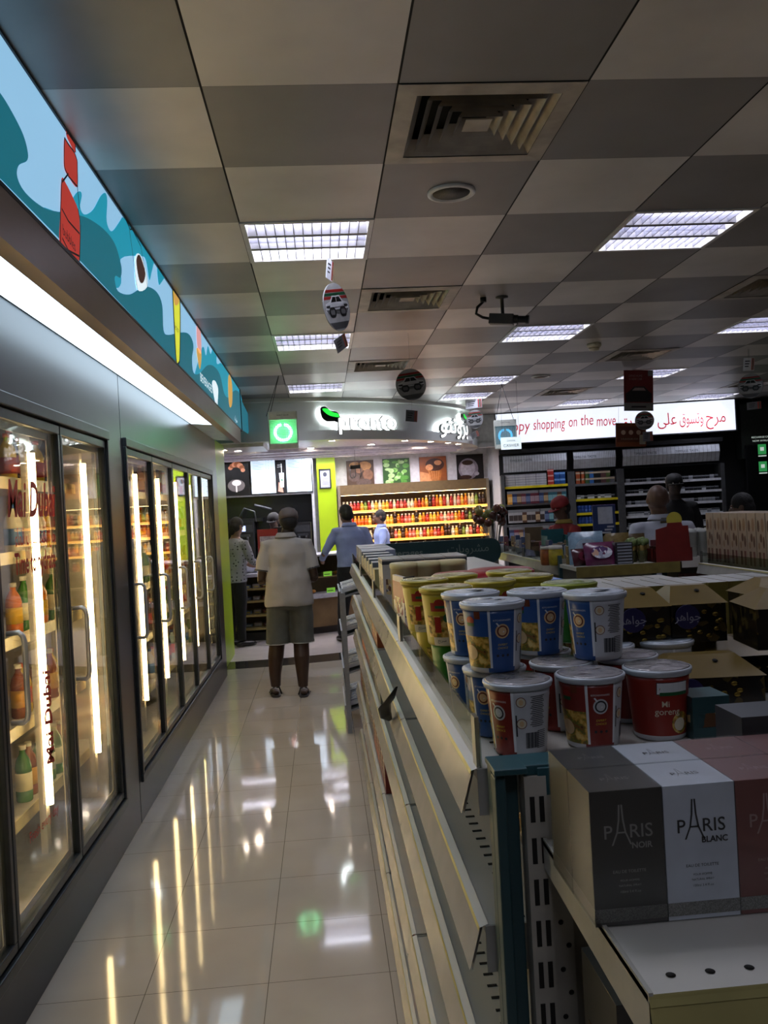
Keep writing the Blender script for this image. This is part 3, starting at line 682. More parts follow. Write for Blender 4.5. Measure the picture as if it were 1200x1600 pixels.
carton('white leaflet pack leaning on the lower end shelf', (.47, .93, .801), (.05,.12,.16), ('#b9b5ac','#c9c6bd','#a7a39a'), R(12), name='leaflet_pack')

# ================================================================== NOODLE CUPS
CH, RT, RB = .104, .0478, .0365
noodle = multi('noodle picture', ['#3e2a14','#8a5a22','#5e6a26','#b98a2e','#d8b45a','#e1c77a'], 75, .35, 'noise')
def cup(kind):
    t = thing('noodle_cup', '', 'noodle cup')
    main = dict(blue='#2c5390', red='#7f2a22', yellow='#b5a52c', green='#2f7a2a', white='#b9bcc0', goreng='#8e2a20')[kind]
    mats = [M('cup '+kind, main, .3, 0, 0, .04), M('cup white', '#c3c6ca', .35), noodle, M('cup stripe', '#dfe3e6', .35), M('cup red print', '#9c2a20', .35), M('cup text dark', '#23262b', .4), M('cup text tan', '#d9b98a', .4), M('cup text yellow', '#d8bf3a', .4), M('cup label cream', '#d8d0b8', .4), M('cup green print', '#1f5c33', .4), M('cup brown badge', '#6e2f16', .4)]
    rr = lambda z: RB+(RT-.003-RB)*z/.093
    b = B(); seg = 72; rows = 12
    prof = [(RB*.94, .0), (RB, .002)]+[(rr(.093*q/rows)+.0002, .093*q/rows) for q in range(1, rows+1)]
    def mif(u, q):
        a = u*360; h = q/rows
        if kind == 'yellow':
            if 225 < a < 315: return 4 if .72 < h < .86 and 240 < a < 300 else (8 if h < .17 and 240 < a < 300 else (2 if .2 < h < .6 else 0))
            return 2 if h < .7 and (a < 90 or 130 < a < 200) else 0
        if kind == 'green': return 0
        if kind == 'goreng':
            return 1 if h < .1 else 0
        if h < .1 : return 1 if a > 300 or a < 240 else (0 if kind != 'white' else 1)
        if 248 < a < 300: return 0
        if 243 < a <= 248 or 300 <= a < 303: return 3
        if 180 < a <= 243: return (2 if h < .62 else 0)
        if 303 <= a or a < 60: return 1
        if 120 < a <= 180: return 2 if h < .6 else 0
        return 1 if kind != 'yellow' else 0
    b.lathe(prof, seg=seg, mif=mif)
    def wrap(a0, z0):  # centre angle (deg), height
        def fn(x, y, z):
            zz = z0+y; r = rr(zz)+.0007+z; a = R(a0)+x/r; return (r*math.cos(a), r*math.sin(a), zz)
        return fn
    def patch(a0, z0, w, h, mi, n=6, rnd=False, off=0.):
        f = wrap(a0, z0)
        if rnd:
            P = [(w/2*math.cos(2*PI*k/20), h/2*math.sin(2*PI*k/20)) for k in range(20)]
            b.raw([f(0,0,off)]+[f(x,y,off) for x, y in P], [(0, k+1, (k+1) % 20+1) for k in range(20)], mi)
        else:
            for k in range(n):
                xa = -w/2+w*k/n; xb = xa+w/n; b.raw([f(xa,-h/2,off), f(xb,-h/2,off), f(xb,h/2,off), f(xa,h/2,off)], [(0,1,2,3)], mi)
    if kind in ('blue', 'red'):
        patch(273, .062, .0215, .0215, 6 if kind == 'blue' else 1, rnd=True); patch(273, .062, .017, .017, 10 if kind == 'blue' else 5, rnd=True, off=.0003); patch(273, .062, .0125, .0125, 6 if kind == 'blue' else 1, rnd=True, off=.0005)
        f = wrap(273, .062); b.raw([f(-.010,.012,.0006), f(-.008,.013,.0006), f(.003,-.001,.0006), f(.001,-.002,.0006)], [(0,1,2,3)], 3)
        b.text('KITCHENMAKERS', .0035, wrap(273, .078), 3); b.text('EXPERT', .0042, wrap(273, .042), 7, shear=.2); b.text('CHOICE', .0042, wrap(273, .037), 7, shear=.2)
        for k in range(3): patch(262+11*k, .026, .004, .004, 5, rnd=True)
        patch(224, .086, .010, .011, 10, off=.0003); b.text('3', .009, wrap(224, .0865), 6)
        patch(206, .078, .016, .012, 4, rnd=True, off=.0003); patch(206, .072, .015, .005, 9, off=.0005)
        patch(200, .03, .024, .022, 6, rnd=True, off=.0003)
    if kind in ('blue', 'red', 'white'):
        for z in (.078, .048): patch(318, z, .0145, .0145, 10, rnd=True); patch(318, z, .0125, .0125, 8, rnd=True, off=.0003); patch(318, z, .006, .008, 6, rnd=True, off=.0005)
        for k in range(17): patch(351, .085-.0026*k, .024-.003*(k*5 % 3), .0011, 5)
        for k in range(11): patch(326+2.6*k, .024, .0009+.0004*(k % 3), .022, 5, n=1)
        for k in range(10): patch(1, .036-.0026*k, .015, .0010, 5)
        patch(308, .045, .002, .03, 5, n=1)
    if kind == 'goreng':
        patch(278, .077, .05, .018, 5, off=.0001); patch(278, .077, .048, .016, 3, off=.0002); b.text('Indomie', .013, wrap(278, .079), 4, bold=.0001); patch(280, .069, .044, .005, 9, off=.0004)
        b.text('Mi', .012, wrap(262, .054), 8, bold=.0001); b.text('goreng', .013, wrap(266, .043), 8, bold=.0001); patch(296, .026, .03, .032, 2, rnd=True); patch(293, .024, .019, .019, 8, rnd=True, off=.0004)
    if kind == 'yellow':
        patch(270, .078, .02, .012, 4, rnd=True, off=.0003); patch(270, .07, .018, .005, 9, off=.0004); patch(288, .05, .016, .016, 9, rnd=True, off=.0003); b.text('Indomie', .006, wrap(270, .08), 3)
        b.text(arabic('سريع'), .008, wrap(270, .01), 5); patch(262, .038, .012, .028, 4, off=.0003)
    if kind == 'blue' or kind == 'red': pass
    b.build('paper_cup', mats, t)
    b = B(); b.lathe([(RT-.0025,.0925),(RT+.0004,.094),(RT+.0008,.0965),(RT+.0018,.0985),(RT+.0016,.1015),(RT-.001,.1025)], seg=40); b.build('rim', M('rim foil '+kind, {'yellow':'#a99a2e','green':'#8f9a30'}.get(kind, '#b9bfc6'), .3, .1), t)
    b = B(); b.lathe([(RT-.0006,.1022),(RT-.004,.1040),(.02,.1036),(.0001,.1038)], seg=40)
    for k in range(5):   # creased film on the lid
        a = random.uniform(0, PI); x, y = random.uniform(-.02,.02), random.uniform(-.02,.02)
        dx, dy = math.cos(a)*.014, math.sin(a)*.014
        b.raw([(x-dx,y-dy,.1039),(x+dy*.25,y-dx*.25,.1049),(x+dx,y+dy,.1039),(x-dy*.25,y+dx*.25,.1039)], [(0,1,2),(0,2,3)], 0)
    b.build('lid', M('lid foil '+kind, {'yellow':'#a8a070','green':'#8f9a60','red':'#a9a5a6','goreng':'#a9a5a6'}.get(kind, '#b9c2cc'), .24, .35, 0, .2, 45, bump=.5), t)
    return t
CUPS = {k: cup(k) for k in ('blue','red','white','yellow','green','goreng')}
gcup = 'noodle cups stacked on the central shelves'
def pcup(kind, x, y, z, rz, label):
    p = CUPS[kind]
    if kind in USED: return dup(p, (x, y, z), R(rz), label, gcup)
    USED.add(kind); p.location = (x, y, z); p.rotation_euler.z = R(rz); tag(p, label, None, gcup); return p
Z1, Z2 = 1.1813, 1.1813+.1045
def X_at(u, v, y): return at(u, v, 1, y).x
low = [('red',810,1.19,-56,'white-sided noodle cup with a barcode, front left corner of the lower layer'),('red',924,1.20,-3,'red noodle cup with a round fork badge in the front row of the lower layer'),('goreng',1029,1.215,0,'red noodle cup with a green banner, right end of the lower front row'),
       ('blue',775,1.295,-40,'blue noodle cup in the lower layer right under the front blue cup'),('red',880,1.30,-60,'silver-lidded noodle cup in the second lower row, between the two layers'),('goreng',982,1.32,40,'silver-lidded noodle cup in the second lower row behind the green-bannered red cup'),
       ('blue',742,1.41,-60,'blue noodle cup low at the acrylic edge, third row'),('red',850,1.41,20,'noodle cup of the third lower row, mostly hidden'),('white',950,1.42,20,'noodle cup of the third lower row under the barcode cup'),('white',1043,1.43,20,'noodle cup of the third lower row beside the chocolate boxes')]
for k, u, y, rz, lb in low: pcup(k, X_at(u, 1100, y), y, Z1, rz, lb)
pcup('green', X_at(712, 1085, 1.62), 1.60, Z1, 0, 'green noodle cup low at the acrylic edge under a yellow one')
pcup('yellow', X_at(672, 1000, 1.95), 1.83, Z1, 0, 'yellow noodle cup in the lower layer, second from the green one')
pcup('yellow', X_at(655, 1000, 2.2), 2.0, Z1, 0, 'yellow noodle cup in the lower layer, farthest along the acrylic edge')
up = [('blue',771,1.262,4,'blue noodle cup in front of the upper layer, nearest the viewer'),('blue',842,1.375,10,'blue noodle cup in the upper layer, right behind the front one'),('blue',932,1.30,-58,'upper noodle cup turned to show its barcode and white side'),
      ('blue',738,1.41,-35,'blue noodle cup of the upper layer showing its noodle picture, behind the front one'),('yellow',700,1.53,-25,'yellow noodle cup in the upper layer just behind the blue ones'),('yellow',667,1.71,-20,'yellow noodle cup in the upper layer with a red oval, at the edge'),
      ('yellow',770,1.60,30,'yellow noodle cup in the upper layer, middle of the stack'),('yellow',830,1.66,60,'yellow noodle cup in the upper layer, right of the middle'),('yellow',715,1.78,10,'yellow noodle cup in the upper layer, farther row left'),('yellow',800,1.80,10,'yellow noodle cup in the upper layer, farther row right'),('green',893,1.47,0,'green noodle cup between the blue and the barcode cups')]
for k, u, y, rz, lb in up: pcup(k, X_at(u, 990, y), y, Z2, rz, lb)

# ---- gabled chocolate boxes
def choc(loc, rz, w, label):
    t = thing('chocolate_box', label, 'chocolate box', loc, rz, 'gable-topped chocolate boxes'); d, h, g = .115, .066, .028
    tanm = M('tan gable card', '#6f5c2e', .35, .1, 0, .12, 12); drk = multi('dark sweets print', ['#16110c','#241b12','#0d0b09','#4a3d1c','#191410'], 70, .22)
    b = B(); b.box(-w/2, -d/2, 0, w/2, d/2, h, 0)
    for k in range(14): 
        x = random.uniform(-w/2+.01, w/2-.01); z = random.uniform(.008, h-.01); b.ball((x, -d/2, z), .006, .002, .004, 1, 8, 5)
    b.build('body', [drk, M('gold wrapper', '#8a7434', .2, .8)], t)
    b = B(); q = .33
    vs = [(-w/2-.003,-d/2-.003,h),(w/2+.003,-d/2-.003,h),(w/2+.003,d/2+.003,h),(-w/2-.003,d/2+.003,h),(-w*q,-.012,h+g),(w*q,-.012,h+g),(w*q,.012,h+g),(-w*q,.012,h+g)]
    b.raw(vs, [(0,1,5,4),(1,2,6,5),(2,3,7,6),(3,0,4,7),(4,5,6,7),(3,2,1,0)], 0)
    b.lathe([(.0045,0),(.0001,.0003)], seg=10, mi=1, T=Matrix.Translation((w*.1, -.028, h+g*.72)) @ Matrix.Rotation(R(30), 4, 'X'))
    b.build('gable_lid', [tanm, dot], t)
    b = B(); P = [(.021*math.cos(2*PI*k/20), .014*math.sin(2*PI*k/20)) for k in range(20)]
    f = flat((-w*.22, -d/2-.006, h*.68), (1,0,0), (0,0,1), (0,-1,0)); b.raw([f(x, y*1.5, 0) for x, y in P]+[f(x, y*1.5, -.003) for x, y in P], [tuple(range(20))]+[(i, (i+1) % 20, (i+1) % 20+20, i+20) for i in range(20)], 0)
    b.text(arabic('جواهر'), .02, lambda x, y, z: f(x, y, .0006), 1); b.build('blue_seal', [M('seal blue', '#2a2550', .35), M('seal white', '#a7a6b5', .4)], t, fixn=False)
for x, y, z, rz, w, lb in ((.595,1.33,Z1,-6,.16,'tan gabled chocolate box on the lower layer beside the green-bannered red cup'),(.79,1.26,Z1,0,.17,'tan gabled chocolate box low at the right edge, in front'),
      (.545,1.475,Z2-.009,-4,.09,'narrow tan gabled chocolate box right beside the barcode cup'),(.642,1.475,Z2-.009,-4,.095,'narrow tan gabled chocolate box in the middle of the upper row'),(.79,1.35,Z2-.009,-8,.20,'large tan gabled chocolate box with a blue Arabic seal at right'),
      (.54,1.475,Z1,0,.16,'hidden lower chocolate box under the narrow gabled one'),(.72,1.475,Z1,0,.15,'lower chocolate box beneath the large gabled one'),(.86,1.52,Z2-.009,0,.18,'tan gabled chocolate box far right behind the large one'),(.89,1.52,Z1,0,.16,'lower chocolate box far right behind the front ones')):
    choc((x, y, z), R(rz), w, lb)
carton('teal tin between the green-bannered red cup and the dark cartons', (X_at(1098,1130,1.2), 1.2, Z1), (.055,.06,.062), ('#2c4a4d','#35575b','#253f42'), 0, 'tin', name='teal_tin')

# ---- further goods on the top shelf
gs = 'wrapped snack packs in the row behind the chocolate boxes'
for k in range(12):
    x = .56+k*.044-.10; carton('gold snack pack with pale lid in the film-wrapped row behind the noodle cups', (x, 1.78, Z1), (.041,.15,.165), ('#6d6128','#a7a6a0','#8c7c33'), 0, 'snack pack', gs, 'snack_pack')
for k in range(9):
    x = .40+k*.05; carton('flat pale carton lying in the mixed row under clear film', (x, 1.98, Z1), (.046,.12,.155), (['#9a9260','#b7b3a2','#8a8d8a'][k%3],'#b5b2a8','#7d7a3a'), 0, 'snack pack', 'pale packs behind the yellow cups', 'snack_pack')
for k, (u, y, w, rz, lb) in enumerate(((727,2.35,.20,4,'red bowl-shaped snack tub in front of the drinks header, left'),(780,2.42,.20,0,'larger red snack tub right of its twin, under the teal header'))):
    b = B(); b.lathe([(w*.33,0),(w*.44,.09),(w*.5,.118),(w*.5,.126),(w*.44,.134),(.0001,.138)], seg=40); b.build('snack_tub', M('red tub', '#9c2026', .35, 0, 0, .05), None, (X_at(u, 885, y), y, Z1+.03), label=lb, cat='tub', group='red snack tubs')
    carton('plain carton under the %s red tub' % ('left' if k == 0 else 'right'), (X_at(u, 885, y), y, Z1), (.19,.17,.029), ('#7d6f3c','#8a7a44','#8a7a44'), 0, 'box')
carton('flat blue and white film pack lying on the pale cartons near the yellow cups', (.455, 2.0, Z1+.156), (.19,.12,.012), ('#2d4f92','#6f8fc9','#d4d8e0'), R(4), 'snack pack', name='snack_pack')
for k, (u, y) in enumerate(((633,2.6),(668,2.6),(704,2.6))):
    b = B(); b.lathe([(.046,0),(.046,.17),(.048,.172),(.048,.184),(.044,.186),(.0001,.187)], seg=28, mi=[0,1,1,1,1]); b.build('snack_tin', [M('tin cream', '#b3a77c', .35), M('tin lid cream', '#cabd8a', .3)], None, (X_at(u, 885, y), y, Z1), label='cream round tin in the row of three behind the blue pack', cat='tin', group='cream round tins')
for k in range(8):
    r_, c_ = divmod(k, 4); x = .235+c_*.075; y = 2.98+r_*.105
    carton('tall white carton with black top edges in the block before the drinks header', (x, y, Z1), (.072,.1,.178), ('#a9a39a','#8f8f8e','#33343b'), 0, 'carton', 'tall cartons before the drinks header', 'tall_carton', band=(.9,.97))
t = carton('tall white snack bag with red speckled print leaning at the shelf edge', (.212, 2.42, Z1), (.012,.13,.16), ('#c9c0bb','#c9c0bb','#8e3b3b'), R(8), 'snack bag', name='snack_bag', band=(.55,.9))
t = carton('dark brown tilted snack carton with a food picture at the shelf edge', (.232, 2.2, Z1), (.03,.10,.165), ('#2c221c','#3a2d22','#6b4a20'), R(-6), 'snack box', name='snack_box'); t.rotation_euler = (R(-9), R(-5), R(-6)); t.location.z = Z1+.006
t = carton('dark blue tilted carton beside the brown one', (.272, 2.17, Z1), (.03,.10,.16), ('#1c2234','#252c40','#39435c'), R(-6), 'snack box', name='snack_box')
for k in range(10):
    y = 3.42+k*.12
    carton(['pale yellow carton with dark end panels in the long row past the riser','grey blue carton in the long row past the riser'][k % 2], (.262, y, Z1), (.13,.11,.115+.02*(k % 2)), [('#9c9468','#b7b37c','#22242a'),('#5a6472','#8d939c','#1c2030')][k % 2], 0, 'carton', ['yellow cartons in the far row','grey cartons in the far row'][k % 2], 'carton')
for k in range(3):
    carton('blue and white carton stacked at the far end of the aisle shelves', (.30, 4.75+k*.3, Z1), (.18,.26,.13), ('#7c8596','#a9b0bd','#39435c'), 0, 'carton', 'far blue cartons', 'carton')
# lower shelves: jars, cans and hanging packs
def can(kind):
    c = dict(dark=('#2b2622','#9a9890','#b9b3a4'), brown=('#4f3420','#2c2018','#8a6c33'), red=('#8a2418','#a8a49a','#c9bda6'))[kind]
    b = B(); b.lathe([(.036,0),(.038,.004),(.038,.03)], seg=20, mi=0); b.lathe([(.0384,.03),(.0384,.075)], seg=20, mi=2); b.lathe([(.038,.075),(.038,.1),(.035,.106),(.0345,.104),(.0001,.104)], seg=20, mi=[0,0,1,1]); return b.build('food_can', [M('can '+kind, c[0], .35, .2), M('can top '+kind, c[1], .3, .6), M('can label '+kind, c[2], .4)])
CN = {k: can(k) for k in ('dark','brown','red')}
zn = {0:'second shelf from the top', 1:'third shelf from the top', 2:'fourth shelf from the top', 3:'bottom shelf'}
for k in range(9):
    for r_ in (0, 1): place_first(CN['brown'], USED, (.335+.08*r_, 1.2+k*.085, .9708), 0, 'brown food can under the noodle cups on the second shelf', 'brown cans under the noodle cups', 'can')
for k in range(8): place_first(CN['brown'], USED, (.36, 1.2+k*.1, .7408), 0, 'brown food can at the back of the third shelf, near bay', 'brown cans on the third shelf', 'can')
for k in range(10): place_first(CN['dark'], USED, (.30, 2.32+k*.1, .7408), 0, 'dark food can with a pale label on the third shelf, second bay', 'dark cans on the third shelf', 'can')
for k in range(10): place_first(CN['red'], USED, (.27, 2.32+k*.1, .3908), 0, 'red food can on the fourth shelf, second bay', 'red cans on the fourth shelf', 'can')
pals = [('#a5522a','#b8632f','#d9c9a0'),('#2a3450','#3c4768','#b5bccb'),('#8a8578','#a6a196','#d9d4c6'),('#3a2a20','#55402e','#a88a5a'),('#7a2620','#963a30','#d6c7a8')]
pn = ['orange','navy blue','grey','dark brown','deep red']
for si, zz in enumerate((.9708, .7408, .3908, .0708)):
    for k in range(17 if si else 10):
        y = (3.5 if si < 2 else 3.45)+k*.13; 
        if y > 5.6: break
        c = (si*2+k//3) % 5; h = (.12,.16,.2,.2)[si]
        carton('%s carton on the %s, far bays of the aisle shelving' % (pn[c], zn[si]), (.262, y, zz), (.13,.115,h), pals[c], 0, 'carton', '%s cartons on the far aisle shelves' % pn[c], 'carton')
for k in range(5):
    c = (0,3,1,0,4)[k]; carton('%s carton standing on the %s of the second bay' % (pn[c], zn[3]), (.27, 2.5+k*.17, .0708), (.12,.13,.22), pals[c], 0, 'carton', '%s cartons at floor level' % pn[c], 'carton')
# sagging black strip tag on the second rail
b = B(); b.tube([(.178,2.3,1.05),(.16,2.33,1.01),(.145,2.36,.985),(.15,2.40,.95),(.165,2.42,.93)], [.004,.016,.02,.018,.006], 8, sq=.12); b.build('shelf_talker', M('black plastic strip', '#23221f', .3), None, label='loose black curled label strip sticking out from the shelf rails', cat='label strip')

# ---- drinks header sign at the far end of the run
hx0, hx1 = X_at(578, 880, 6.3), X_at(782, 860, 6.3)
t = thing('beverages_header', 'dark teal rounded header board reading Beverages in English and Arabic', 'sign', ((hx0+hx1)/2, 6.3, 1.12))
w = (hx1-hx0)/2; hh = .155/1; b = B(); P = []
r_ = .075
for cx, cz, a0 in ((w-r_, hh-r_, 0), (-w+r_, hh-r_, 90), (-w+r_, -.03+r_, 180), (w-r_, -.03+r_, 270)):
    for k in range(7): a = R(a0+15*k); P.append((cx+r_*math.cos(a), cz+r_*math.sin(a)))
TX = Matrix(((1,0,0,0),(0,0,1,0),(0,1,0,0),(0,0,0,1)))
b.prism(P, -.015, .015, 0, TX); b.text('Beverages', .075, flat((-w*.5,-.016,.075),(1,0,0),(0,0,1),(0,-1,0)), 1, bold=.001); b.text(arabic('مشروبات'), .085, flat((w*.5,-.016,.085),(1,0,0),(0,0,1),(0,-1,0)), 1)
b.build('board', [teal, M('header lettering', '#7c8c8a', .5)], t, fixn=True)
b = B(); [b.box(s*w*.8-.01, -.01, -1.12, s*w*.8+.01, .01, -.02) for s in (-1, 1)]; b.build('post', teal, t)

# ---- newspaper rack
t = thing('newspaper_rack', 'grey steel newspaper rack with sloping trays at the far end of the aisle', 'rack', (.10, 5.85, 0))
gm = M('rack grey metal', '#8f9297', .35, .3)
b = B(); [b.box(x, y, 0, x+.03, y+.03, .97) for x in (0, .20) for y in (0, .66)]; b.build('frame', gm, t)
for k, z in enumerate((.93, .66, .40, .14)):
    b = B(); T_ = Matrix.Translation((0,0,z)) @ Matrix.Rotation(R(-14), 4, 'Y'); b.box(0, .02, 0, .22, .68, .012, T=T_); b.box(0, .02, 0, .012, .68, .05, T=T_); b.build('tray', gm, t)
b = B(); b.box(-.004, .0, .1, .0, .69, .3); b.build('side_panel', gm, t)
for k, z in enumerate((.95, .68, .42, .16)):
    for q in range(2):
        T_ = Matrix.Translation((.1,5.85,z)) @ Matrix.Rotation(R(-14), 4, 'Y')
        b = B(); b.box(.02, .05+q*.31, .013, .21, .33+q*.31, .04, 0, T=T_); b.box(.03, .07+q*.31, .0405, .20, .1+q*.31, .0412, 1, T=T_); b.box(.03, .12+q*.31, .0405, .14, .3+q*.31, .0412, 2, T=T_)
        b.build('newspaper', [M('newsprint', '#b9bcc0', .7), M('news ink', '#3a3c42', .7), multi('news photo', ['#8a8a86','#56606e','#9c9a90','#35353a'], 60)], None, label='folded newspaper on the %s tray of the grey rack, %s half' % (('top','second','third','lowest')[k], ('near','far')[q]), cat='newspaper', group='newspapers in the grey rack')

# ================================================================== ROUND KIOSK
def on_ring(a, r, z): return Vector((KC.x+r*math.cos(R(a)), KC.y+r*math.sin(R(a)), z))
def ring_text(b, txt, size, a_c, z0, r, mi, ext, bold=0, width=None, shear=0):
    def fn(x, y, z):
        a = R(a_c)+x/r; return (KC.x+(r+z)*math.cos(a), KC.y+(r+z)*math.sin(a), z0+y)
    b.text(txt, size, fn, mi, extrude=ext, bold=bold, width=width, shear=shear)
def ang_at(u, v, r):
    """angle on the ring where the sight line meets it"""
    d = ray(u, v); ox, oy = EYE.x-KC.x, EYE.y-KC.y
    A = d.x**2+d.y**2; Bq = 2*(ox*d.x+oy*d.y); Cq = ox*ox+oy*oy-r*r; t = (-Bq-math.sqrt(max(0, Bq*Bq-4*A*Cq)))/(2*A)
    p = EYE+d*t; return math.degrees(math.atan2(p.y-KC.y, p.x-KC.x)), p.z
glow = EM('white letter glow', '#f4fbff', 22.0)
face = EM('white letter face', '#ffffff', 1.3)
for body, u0, u1, vc, lab, ar in (('pronto', 527, 616, 660, 'white backlit Latin sign letters with a green leaf on the curved fascia', False), (arabic('برونتو'), 684, 726, 667, 'white backlit Arabic letters on the curved fascia, right of the Latin ones', True)):
    a0, z0 = ang_at(u0, vc, 3.24); a1, z1 = ang_at(u1, vc, 3.24); am = (a0+a1)/2; zc = (z0+z1)/2; wd = 3.24*R(a1-a0)
    t = thing('lit_sign_letters', lab, 'lit sign', on_ring(am, 3.2, zc))
    org = t.location
    sz = .27 if not ar else .30
    def rt_(r, mi, ext, bold, m_, nm_, k=1.):
        b = B(); [ring_text(b, body, sz, am+dx, zc+dz, r+.0004*q, mi, ext, 0, wd*k) for q, (dx, dz) in enumerate(((0,0),(.1+bold*14,0),(-.1-bold*14,0),(0,.005+bold*.8),(0,-.005-bold*.8)))]; b.v = [tuple(Vector(v)-org) for v in b.v]; b.build(nm_, m_, t, fixn=False)
    rt_(3.262, 0, .018, .006, M('letter side grey', '#4c4f50', .4), 'letter_body'); rt_(3.284, 0, 0, .0, face, 'letter_face'); rt_(3.232, 0, 0, .008, glow, 'halo_light')
    # leaf mark
    al, zl = ang_at(516 if not ar else 724, 652 if not ar else 655, 3.24)
    k = 1.0 if not ar else .62
    fn = lambda x, y, z: Vector((KC.x+(3.235+z)*math.cos(R(al)+x/3.24), KC.y+(3.235+z)*math.sin(R(al)+x/3.24), zl+y))-org
    leaf = [(-.12,.10),(-.06,.12),(.0,.07),(.07,.06),(.11,.0),(.10,-.07),(.04,-.05),(-.05,-.05),(-.11,.0)]
    leaf2 = [(-.10,.09),(-.04,.095),(.02,.055),(.08,.04),(.10,.0),(.03,.005),(-.04,.03)]
    def pr_(b, P, z0, z1, mi):
        P = curve(P, 3)
        n = len(P); b.raw([fn(x*k, y*k, z0) for x, y in P]+[fn(x*k, y*k, z1) for x, y in P], [tuple(range(n-1, -1, -1)), tuple(range(n, 2*n))]+[(i, (i+1) % n, (i+1) % n+n, i+n) for i in range(n)], mi)
    b = B(); pr_(b, leaf, -.01, .03, 0); pr_(b, leaf2, .03, .034, 1); b.build('leaf', [M('leaf black', '#10150f', .3), EM('leaf green', '#22c83a', 1.6)], t, fixn=False)
    b = B(); pr_(b, [(x*.96-.02, y*.96-.01) for x, y in leaf], -.02, -.016, 0); b.build('leaf_glow', glow, t, fixn=False)
# downlights under the lip and in the kiosk ceiling
dle = EM('downlight', '#fff8ee', 26)
def downlight(p, lab, r=.035):
    t = thing('downlight', lab, 'downlight', p, 0, 'kiosk downlights'); b = B(); b.lathe([(r*1.35,0),(r*1.35,-.006),(r,-.006)], seg=20, caps=False); b.build('rim', M('white enamel', '#c9c7c4', .3), t)
    b = B(); b.lathe([(r,-.0055),(.0001,-.0055)], seg=20); b.build('lens', dle, t)
for u in (519, 633, 673, 700, 716): a_, z_ = ang_at(u, 695, 3.16); downlight(on_ring(a_, 3.16, 2.36), 'tiny bright downlight under the lip of the curved fascia')
for x, y in ((-1.25,9.75),(-1.1,9.95),(-.95,10.15)): downlight((x, y, 2.32), 'bright downlight in the soffit beside the lime wall', .04)
for x, y in ((-.9,11.2),(-.1,11.3),(.7,11.2),(1.4,11.8),(-.9,12.5),(.4,12.6),(1.3,12.6)): downlight((x, y, 2.40), 'downlight in the kiosk ceiling over the counter', .045)

cvl = bpy.data.lights.new('cove_lamp', 'AREA'); cvl.shape = 'RECTANGLE'; cvl.size = 2.6; cvl.size_y = .05; cvl.energy = 32; cvl.color = (.93, .9, 1.0)
for k, (x, y) in enumerate(((1.0,11.55),(1.0,12.1),(.9,12.95),(-.9,11.6),(-.9,12.6))):
    t = thing('cove_light', ['slim light line in the kiosk ceiling, nearest row, right','slim light line in the kiosk ceiling, second row, right','slim light line washing the food pictures','slim light line over the rack side of the kiosk','slim light line in front of the menu screen'][k], 'light strip', (x, y, 2.398), 0, 'kiosk ceiling light lines')
    b = B(); b.box(-1.1,-.035,-.02,1.1,-.028,0); b.box(-1.1,.028,-.02,1.1,.035,0); b.build('channel', M('white rail', '#b9bcc2', .3), t)
    lo = bpy.data.objects.new('line_light', cvl); C.objects.link(lo); lo.parent = t; lo.location = (0,0,-.004); lo.scale = (.8,1,1)
# menu wall
YB = 13.0
def rect_at(u0, v0, u1, v1, y): p = at(u0, v0, 1, y); q = at(u1, v1, 1, y); return p.x, q.z, q.x, p.z
b = B(); b.box(-1.9, 12.7, .0, -.14, 13.11, .9); b.build('back_counter', M('steel top', '#55575a', .3, .8), label='steel back counter under the black coffee machines', cat='counter')
b = B(); b.box(-1.9, 13.12, .0, -.14, 13.2, 1.83, 0); b.build('splashback', [M('black splashback', '#0c0d0f', .2)], label='black gloss back counter wall behind the coffee machines', cat='counter')
b = B(); b.box(-1.9, 13.02, 1.835, -.12, 13.10, 1.85); b.box(-.14, 13.02, .9, -.10, 13.10, 2.40); b.build('menu_rail', M('white rail', '#b9bcc2', .3), label='thin white rail under the menu screen', cat='rail')
xa, za, xb_, zb = at(391,716,1,13.0).x, 1.875, at(485,714,1,13.0).x, 2.395
t = thing('menu_screen', 'bright menu screen with price lists and a white iced cup in the middle', 'screen', ((xa+xb_)/2, YB, 1.87))
w = (xb_-xa)/2; h = .52; b = B(); b.box(-w-.012, 0, -.012, w+.012, .05, h+.012); b.build('frame', M('screen black', '#0b0b0d', .3), t)
b = B(); F = flat((0,-.001,0),(1,0,0),(0,0,1),(0,-1,0))
def rc(b, x0, y0, x1, y1, mi, o=0., F=None): b.raw([F(x0,y0,o),F(x1,y0,o),F(x1,y1,o),F(x0,y1,o)], [(0,1,2,3)], mi)
rc(b, -w, 0, w, h, 0, 0, F); rc(b, -w*.2, .0, w*.17, h, 1, .001, F)
for c0, c1 in ((-w*.95, -w*.25), (w*.24, w*.95)):
    for k in range(20):
        y = h-.03-k*.0245; rc(b, c0, y, c0+(c1-c0)*(.3+.12*(k*7 % 3)), y+.006, 2, .001, F)
        for q in (.62, .74, .9): rc(b, c0+(c1-c0)*q, y, c0+(c1-c0)*(q+.06), y+.006, 2, .001, F)
cupP = [(-.035,.30),(.04,.30),(.03,.08),(-.02,.08)]; b.raw([F(x,y,.002) for x,y in cupP],[(0,1,2,3)],3); b.raw([F(.005+.014*math.cos(k*.6283),.19+.016*math.sin(k*.6283),.003) for k in range(10)],[tuple(range(10))],4)
rc(b, .0,.30,.012,.44,3,.002,F); b.raw([F(-.06,.02,.0015),(F(.02,.0,.0015)),F(.0,.12,.0015),F(-.045,.16,.0015)],[(0,1,2,3)],5)
b.text('ICED', .022, lambda x,y,z: F(x-.03,y+.42,.002), 3); b.text('COFFEE', .022, lambda x,y,z: F(x-.02,y+.39,.002), 3)
